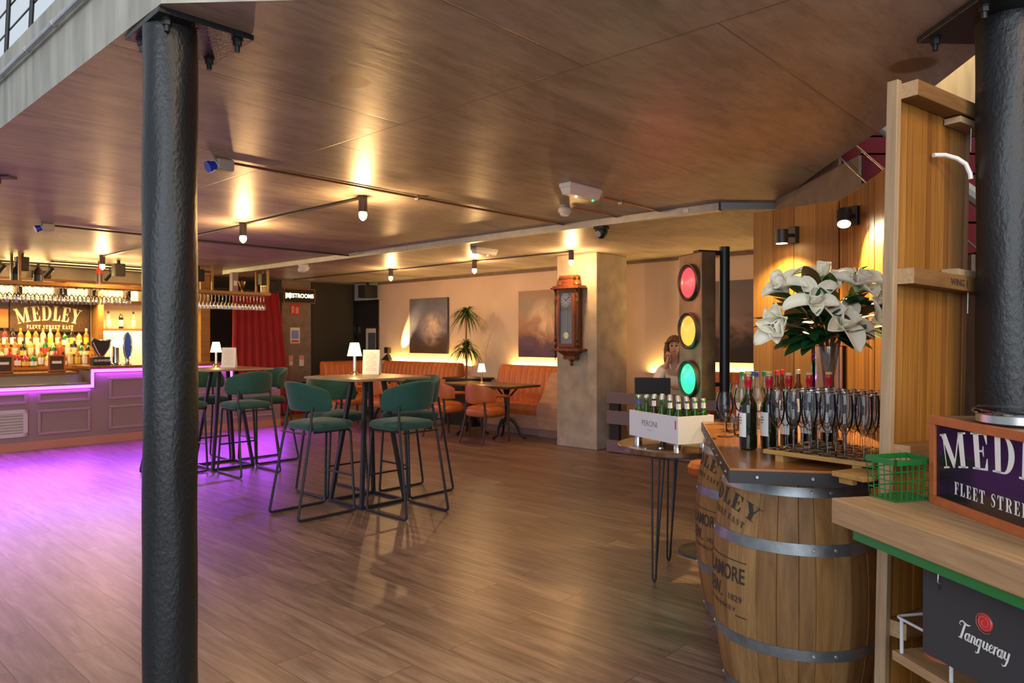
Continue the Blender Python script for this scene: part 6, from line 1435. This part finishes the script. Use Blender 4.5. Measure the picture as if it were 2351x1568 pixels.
for k in range(72):
    th = rm.uniform(0, 2*PI); el = rm.uniform(-0.30, 1.3); r0 = rm.uniform(0.03, 0.13); p = Vector((r0*math.cos(th), r0*math.sin(th), 0.46+rm.uniform(0.0, 0.20)*(0.4+el*0.5+0.3)))
    d = Vector((math.cos(th), math.sin(th)*0.9, math.sin(el))); leaf(m2 if rm.random() < 0.2 else m1, p, d, rm.uniform(0.14, 0.21), rm.uniform(0.03, 0.046), rm.uniform(0.4, 1.3), rm.uniform(-.7, .7))
for px, py in ((1775, 800), (1800, 815), (1842, 800), (1840, 815), (1985, 795), (1960, 800), (2005, 800), (1880, 790)):
    tip = Vector(((px-CX)/F_PX*3.3, 3.3, CAM_H+(HZ-py)*3.3/F_PX))-Vector(fo.location); p = Vector((tip.x*0.25, tip.y*0.25, 0.50)); d = tip-p
    leaf(m1, p, d, d.length, 0.045, 0.15, rm.uniform(-.3, .3))
m1.build('leaves', 'leaf_green', fo, smooth=60, fix=False); m2.build('leaf_underside', 'leaf_back', fo, smooth=60, fix=False)
for k in range(5):
    a = k*1.3; MB().tube([(0.03*math.cos(a), 0.03*math.sin(a), 0.0), (0.02*math.cos(a+1), 0.02*math.sin(a+1), 0.25), (0.05*math.cos(a+2), 0.05*math.sin(a+2), 0.48), (0.09*math.cos(a+2), 0.09*math.sin(a+2), 0.60)], 0.006, 8).build('twig', 'twig', fo)

# ================================================================== HAIRPIN TABLE, BEER BOX, ORANGE STOOL
hc = Vector((1.07, 4.60, 0)); RT, ZT = 0.39, 0.822
ht = E('hairpin_table', 'small round dark wood table on black hairpin legs carrying the white beer box', 'table', hc)
MB().lathe([(0.0, ZT-0.034), (RT-0.006, ZT-0.034), (RT, ZT-0.028), (RT, ZT-0.006), (RT-0.006, ZT), (0.0, ZT)], 64).build('tabletop', 'round_wood', ht)
for fx, fy in ((0.868, 4.386), (1.051, 4.815), (1.31, 4.47)):
    p = Vector((fx, fy, 0))-hc; inw = -p.normalized() if p.length > .25 else Vector((0.3, -1, 0)).normalized(); sd = Vector((-inw.y, inw.x, 0)); z1 = ZT-0.034; lg = MB()
    for q0, q1 in ((sd*0.012, sd*0.035+inw*0.03), (sd*-0.012, sd*-0.02+inw*0.03), (inw*0.015, inw*0.12)):
        lg.tube([p+q1+Vector((0, 0, z1)), p+q0+Vector((0, 0, 0.03)), p+Vector((0, 0, 0.007))], 0.0062, 8)
    lg.build('hairpin_leg', 'black_metal', ht)
    m = MB(); m.X = Matrix.Translation(p+inw*0.05); m.box(-0.06, -0.05, z1-0.004, 0.06, 0.05, z1); m.build('mount_plate', 'black_metal', ht, smooth=0)
bo = Vector((0.997, 4.315, ZT)); bx = Vector((0.903, 0.430, 0)); ba = math.atan2(bx.y, bx.x)
cb = E('beer_box', 'white open topped beer display box full of bottles on the round table', 'box', bo, ba)
LX, LY, ZB, ZH = 0.275, 0.505, 0.036, 0.203
m = MB().box(0, 0, ZB, LX, 0.008, ZH).box(0, LY-0.008, ZB, LX, LY, ZH).box(0, 0.008, ZB, 0.008, LY-0.008, ZH).box(LX-0.008, 0.008, ZB, LX, LY-0.008, ZH).box(0.008, 0.008, ZB, LX-0.008, LY-0.008, ZB+0.03)
m.build('carton', 'box_white', cb, smooth=0)
for x, y in ((0.035, 0.045), (LX-0.04, 0.045), (0.035, LY-0.05), (LX-0.04, LY-0.05)): MB().lathe([(0.027, 0), (0.026, 0.03), (0.03, ZB)], 20, (x, y, 0)).build('foot', 'chrome', cb)
m = MB(); put_polys(m, sans_polys('PERONI', 0.052, False), lambda x, y: (-0.0008, 0.285-x*0.93, 0.115+y*1.0)); put_polys(m, sans_polys('I T A L Y', 0.015, False), lambda x, y: (-0.0008, 0.285-x, 0.088+y)); m.build('lettering', 'ink_grey', cb, smooth=0, fix=False)
MB().box(-0.0015, 0.018, 0.125, 0, 0.028, 0.178).build('red_mark', 'ink_red', cb, smooth=0)
def beer(kind):
    t = E('beer_bottle', 'x', 'bottle', (0, 0, 0))
    g = {'g': 'beer_green', 'b': 'beer_brown', 'n': 'beer_green'}[kind[0]]
    MB().lathe([(0.0, 0), (0.028, 0.0), (0.0295, 0.006), (0.0295, 0.115), (0.026, 0.135), (0.0145, 0.17), (0.0125, 0.185), (0.0125, 0.222), (0.0135, 0.226)], 18).build('glass_body', g, t)
    MB().lathe([(0.0152, 0.222), (0.0155, 0.228), (0.0135, 0.235), (0.0, 0.236)], 14).build('cap', 'cap_metal', t)
    if kind != 'gn': MB().lathe([(0.0150, 0.176), (0.0134, 0.190), (0.0134, 0.210)], 16, caps=False).build('neck_label', {'w': 'label_paper', 'u': 'label_blue'}[kind[1]], t, fix=False)
    return t
protos = {}
rows = ['gw gw gn bw gn gu'.split(), 'gw gw gw gn gn gn'.split(), 'gw bw gw gn gu gn'.split(), 'gw gw bw gn gn gn'.split()]
KN = {'gw': 'green beer bottle with white neck label', 'gn': 'green beer bottle with bare neck', 'bw': 'brown beer bottle with white neck label', 'gu': 'green beer bottle with blue neck label'}
for i in range(4):
    for j in range(6):
        k = rows[i][j]; p = bo+(rz_m(ba) @ Vector((0.042+i*0.064, 0.048+j*0.082, ZB+0.032)))
        lab = f'{KN[k]}, {["lettered side row", "second row from lettering", "third row from lettering", "counter side row"][i]}, {ORD[j]} from front corner'
        if k not in protos: o = beer(k); protos[k] = o; o.location = p; o['label'] = lab; o['group'] = 'bottles in the white beer box'
        else: dup(protos[k], p, random.uniform(0, 6), lab, 'bottles in the white beer box')
op = E('bottle_opener', 'small metal bottle opener lying on the round table', 'opener', PX(1502, 1029, ZT), 0.3)
m = MB().box(-0.06, -0.008, 0, 0.03, 0.008, 0.004); m.lathe([(0.012, 0), (0.022, 0), (0.022, 0.004), (0.012, 0.004), (0.012, 0)], 18, (0.045, 0, 0), caps=False); m.build('opener_body', 'chrome', op, smooth=0)
so = E('low_stool', 'low stool with orange seat and round base behind the hairpin table', 'stool', (1.38, 5.02, 0))
MB().lathe([(0.215, 0), (0.21, 0.015), (0.10, 0.035), (0.035, 0.06)], 40).build('base', 'black_metal', so); MB().cyl((0, 0, 0.05), (0, 0, 0.54), 0.028).build('stem', 'black_metal', so)
MB().lathe([(0.12, 0.54), (0.145, 0.56), (0.15, 0.60), (0.13, 0.63), (0.0, 0.64)], 32).build('seat', 'orange_leather', so)
for k in range(0): pass

# ================================================================== OAK SLAB SHELF UNIT (right foreground)
SA = Vector((1.0, 2.25, 0)); s1 = Vector((0.98, 0.196, 0)); s2 = Vector((0.196, -0.98, 0)); sa = math.atan2(s2.y, s2.x)
su = E('host_stand', 'pale oak host stand with thick top and open shelves at the right edge', 'stand', SA, sa)       # local x runs towards the camera, local y away from the aisle
MB().box(0, 0, 0.922, 1.25, 0.70, 1.0).build('slab_top', 'slab_oak', su, smooth=0, bevel=0.004)
MB().box(0.09, 0.010, 0.894, 1.25, 0.66, 0.921).build('green_underboard', 'green_enamel', su, smooth=0)
MB().box(0.02, 0.20, 0.485, 1.25, 0.66, 0.515).build('shelf', 'slab_oak', su, smooth=0, bevel=0.003)
MB().box(0.02, 0.20, 0.05, 1.25, 0.66, 0.08).build('shelf', 'slab_oak', su, smooth=0, bevel=0.003)
MB().box(0.02, 0.66, 0.0, 1.25, 0.69, 0.905).build('back_board', 'dark_wood', su, smooth=0)
MB().box(1.20, 0.20, 0.0, 1.24, 0.66, 0.905).build('end_board', 'slab_oak', su, smooth=0)
wr = E('wire_rail', 'white wire gallery rail standing on the oak stand shelf', 'rail', SA+Vector((0, 0, 0.515)), sa)
pts = fillet([(0.62, 0.215, 0.105), (0.02, 0.215, 0.105), (0.02, 0.60, 0.105)], 0.02, 4); MB().tube(pts, 0.0045, 8).build('top_wire', 'white_wire', wr)
for x, y in ((0.045, 0.215), (0.24, 0.215), (0.44, 0.215), (0.62, 0.215), (0.02, 0.40), (0.02, 0.58)): MB().cyl((x, y, 0), (x, y, 0.105), 0.0055 if y < .3 else 0.0045, n=8).build('upright', 'white_wire', wr)
stn = E('display_post', 'rust red post on a round foot behind the hanging black board', 'post', SA+Vector((0, 0, 0.515))+s2*0.10+s1*0.33, sa)
MB().lathe([(0.062, 0), (0.06, 0.008), (0.03, 0.012), (0.0, 0.012)], 32).build('foot', 'rust_frame', stn); MB().box(-0.011, -0.011, 0.012, 0.011, 0.011, 0.388).build('post', 'rust_frame', stn, smooth=0)
# hanging board
tb = E('hanging_board', 'charcoal board with white script and red seal hanging under the oak top', 'sign board', (1.135, 1.985, 0.635), sa)
MB().box(0, 0, 0, 0.62, 0.006, 0.232).build('board', 'charcoal_board', tb, smooth=0, bevel=0.001)
def script(m, fn):
    sh = 0.30
    def P(pts, w):
        for r_ in ribbon([(x+y*sh, y) for x, y in pts], w): m.add([fn(x, y) for x, y in r_], [(0, 1, 2, 3)])
    def ring(cx, cy, rx, ry, thick=.10):
        pts = arc(cx, cy, rx, ry, 0, 360, 20); P(pts, [thick*(0.45+0.75*abs(math.cos(math.radians(18*k)))) for k in range(21)])
    P([(.10, .70), (-.02, .78), (.0, .92), (.14, .98), (.34, .90), (.56, .86), (.72, .92)], [.03, .05, .06, .08, .12, .09, .03]); P([(.36, .90), (.33, .5), (.30, .1), (.20, 0)], [.13, .15, .15, .05]); P([(.12, 0.01), (.40, 0.01)], .04)
    x = .56
    def stem(x0, y0, y1, w=.12): P([(x0, y0), (x0, y1)], w)
    ring(x+.12, .22, .12, .20); stem(x+.25, .0, .46); P([(x+.25, .05), (x+.33, .0), (x+.40, .12)], .04); x += .40
    stem(x+.05, 0, .45); P([(x+.05, .30), (x+.16, .44), (x+.25, .40), (x+.25, .05), (x+.33, 0), (x+.40, .12)], [.03, .06, .10, .12, .05, .04]); x += .40
    ring(x+.12, .22, .12, .20); stem(x+.25, -.34, .46); P([(x+.25, -.30), (x+.12, -.40), (x+.05, -.30)], [.10, .05, .03]); x += .40
    P([(x+.05, .45), (x+.05, .10), (x+.14, .02), (x+.26, .14)], [.12, .12, .06, .04]); stem(x+.28, .02, .45); P([(x+.28, .05), (x+.35, 0), (x+.42, .12)], .04); x += .42
    P([(x+.02, .20), (x+.20, .26), (x+.22, .40), (x+.12, .45), (x+.03, .30), (x+.05, .08), (x+.16, .01), (x+.30, .12)], [.03, .04, .06, .06, .11, .11, .06, .04]); x += .30
    stem(x+.06, 0, .45); P([(x+.06, .28), (x+.15, .44), (x+.24, .42)], [.03, .06, .10]); x += .28
    ring(x+.12, .22, .12, .20); stem(x+.25, .0, .46); P([(x+.25, .05), (x+.33, .0), (x+.40, .12)], .04); x += .40
    P([(x+.03, .45), (x+.03, .12), (x+.12, .03), (x+.24, .14)], [.12, .12, .06, .04]); P([(x+.27, .45), (x+.27, .0), (x+.22, -.28), (x+.08, -.36), (x-.02, -.26)], [.12, .12, .09, .05, .03])
    return x+.3
m = MB(); kx = 0.165/3.75; script(m, lambda x, y: (0.118+x*kx, -0.001, 0.090+y*0.047)); m.build('script_lettering', 'letter_white', tb, smooth=0, fix=False)
sl = MB().lathe([(0.0, 0.0035), (0.020, 0.003), (0.0225, 0.0)], 28).build('wax_seal', 'wax_red', tb); sl.location = (0.205, 0, 0.158); sl.rotation_euler = (PI/2, 0, 0)
m = MB(); m.tube([(0.0035*k**0.75*math.cos(k*0.62)*0.62, 0.0035*k**0.75*math.sin(k*0.62)*0.62, 0.0036) for k in range(2, 30)], 0.0006, 5); m.build('seal_spiral', 'wax_line', sl)
for x in (0.06, 0.42):
    MB().tube([(x, 0.001, 0.205), (x, -0.006, 0.212), (x, -0.004, 0.235), (x, 0.004, 0.250), (x, 0.0, 0.268), (x, -0.004, 0.272)], 0.0022, 6).build('hook', 'chrome', tb)
    MB().box(x-0.004, -0.0012, 0.190, x+0.004, 0, 0.206).build('slot', 'black_panel', tb, smooth=0)
# lit box sign
bs = E('light_box', 'rust framed box sign with white lettering on the oak top', 'sign', (1.268, 2.185, 1.0), -PI/2+0.012)       # local x runs towards the camera, local y away from the aisle
LB, HB, DB = 0.68, 0.266, 0.24
MB().box(0.004, 0.012, 0.004, LB-0.004, DB, HB-0.002).build('box_body', 'light_box_wood', bs, smooth=0, bevel=0.003)
m = MB().box(0, 0, 0, LB, 0.013, 0.026).box(0, 0, HB-0.026, LB, 0.013, HB).box(0, 0, 0.026, 0.026, 0.013, HB-0.026).box(LB-0.026, 0, 0.026, LB, 0.013, HB-0.026); m.build('frame', 'rust_frame', bs, smooth=0, bevel=0.0015)
MB().box(0.026, 0.008, 0.026, LB-0.026, 0.0115, HB-0.026).build('face', 'dark_face', bs, smooth=0)
G, Wd = serif_line('MEDLEY', 0.100, 0.10); m = MB(); kx = 0.555/Wd
for c_, polys in G:
    for p in polys: q = [arch((x*kx, y), 0, 1.25) for x, y in p]; m.add([(LB/2+x, 0.0072, 0.146+y) for x, y in q], [tuple(range(len(q)))])
m.build('lettering', 'letter_white', bs, smooth=0, fix=False)
G, Wd = serif_line('FLEET STREET EAST', 0.036, 0.16); m = MB(); kx = 0.455/Wd
for c_, polys in G:
    for p in polys: m.add([(LB/2+x*kx, 0.0072, 0.050+y) for x, y in p], [tuple(range(len(p)))])
m.build('small_lettering', 'letter_white', bs, smooth=0, fix=False)
dy = E('glass_dish', 'round glass topped metal dish on top of the box sign', 'dish', (1.385, 1.955, 1.2655))
MB().lathe([(0.0, 0.0), (0.098, 0.0), (0.105, 0.006), (0.104, 0.026), (0.099, 0.030)], 48).build('metal_base', 'steel_brushed', dy)
MB().lathe([(0.0, 0.032), (0.112, 0.030), (0.115, 0.034), (0.110, 0.042), (0.0, 0.046)], 48).build('glass_lid', 'vase_glass', dy)
# green wire basket
bk = E('wire_basket', 'green wire basket on the corner of the oak top beside the box sign', 'basket', (1.164, 2.176, 1.0), math.atan2(0.295, 0.955))
bw_, bd, bh = 0.145, 0.105, 0.118
def flare(x, y, z): f = 1+0.10*z/bh; return (bw_/2+(x-bw_/2)*f, bd/2+(y-bd/2)*f, z+0.003)
m = MB(); g = 0.0016
for k in range(8):
    x = bw_*k/7
    for y in (0, bd): m.tube([flare(x, y, 0), flare(x, y, bh)], g, 6)
    m.tube([flare(x, 0, 0), flare(x, bd, 0)], g, 6)
for k in range(6):
    y = bd*k/5
    for x in (0, bw_): m.tube([flare(x, y, 0), flare(x, y, bh)], g, 6)
    m.tube([flare(0, y, 0), flare(bw_, y, 0)], g, 6)
for z in (0, 0.03, 0.06, 0.09): m.tube([flare(0, 0, z), flare(bw_, 0, z), flare(bw_, bd, z), flare(0, bd, z)], g*1.1, 6, closed=True)
m.build('mesh_sides', 'green_enamel', bk)
o, i_ = [flare(x, y, bh) for x, y in ((-.004, -.004), (bw_+.004, -.004), (bw_+.004, bd+.004), (-.004, bd+.004))], None
m = MB()
for a, b in ((0, 1), (1, 2), (2, 3), (3, 0)):
    p, q = Vector(o[a]), Vector(o[b]); d = (q-p).normalized(); nn = Vector((-d.y, d.x, 0))*0.006
    m.add([p-Vector((0, 0, .008)), q-Vector((0, 0, .008)), q+nn-Vector((0, 0, .008)), p+nn-Vector((0, 0, .008)), p+Vector((0, 0, .008)), q+Vector((0, 0, .008)), q+nn+Vector((0, 0, .008)), p+nn+Vector((0, 0, .008))], [(3,2,1,0),(4,5,6,7),(0,1,5,4),(1,2,6,5),(2,3,7,6),(3,0,4,7)])
m.build('rim_band', 'green_enamel', bk, smooth=0)
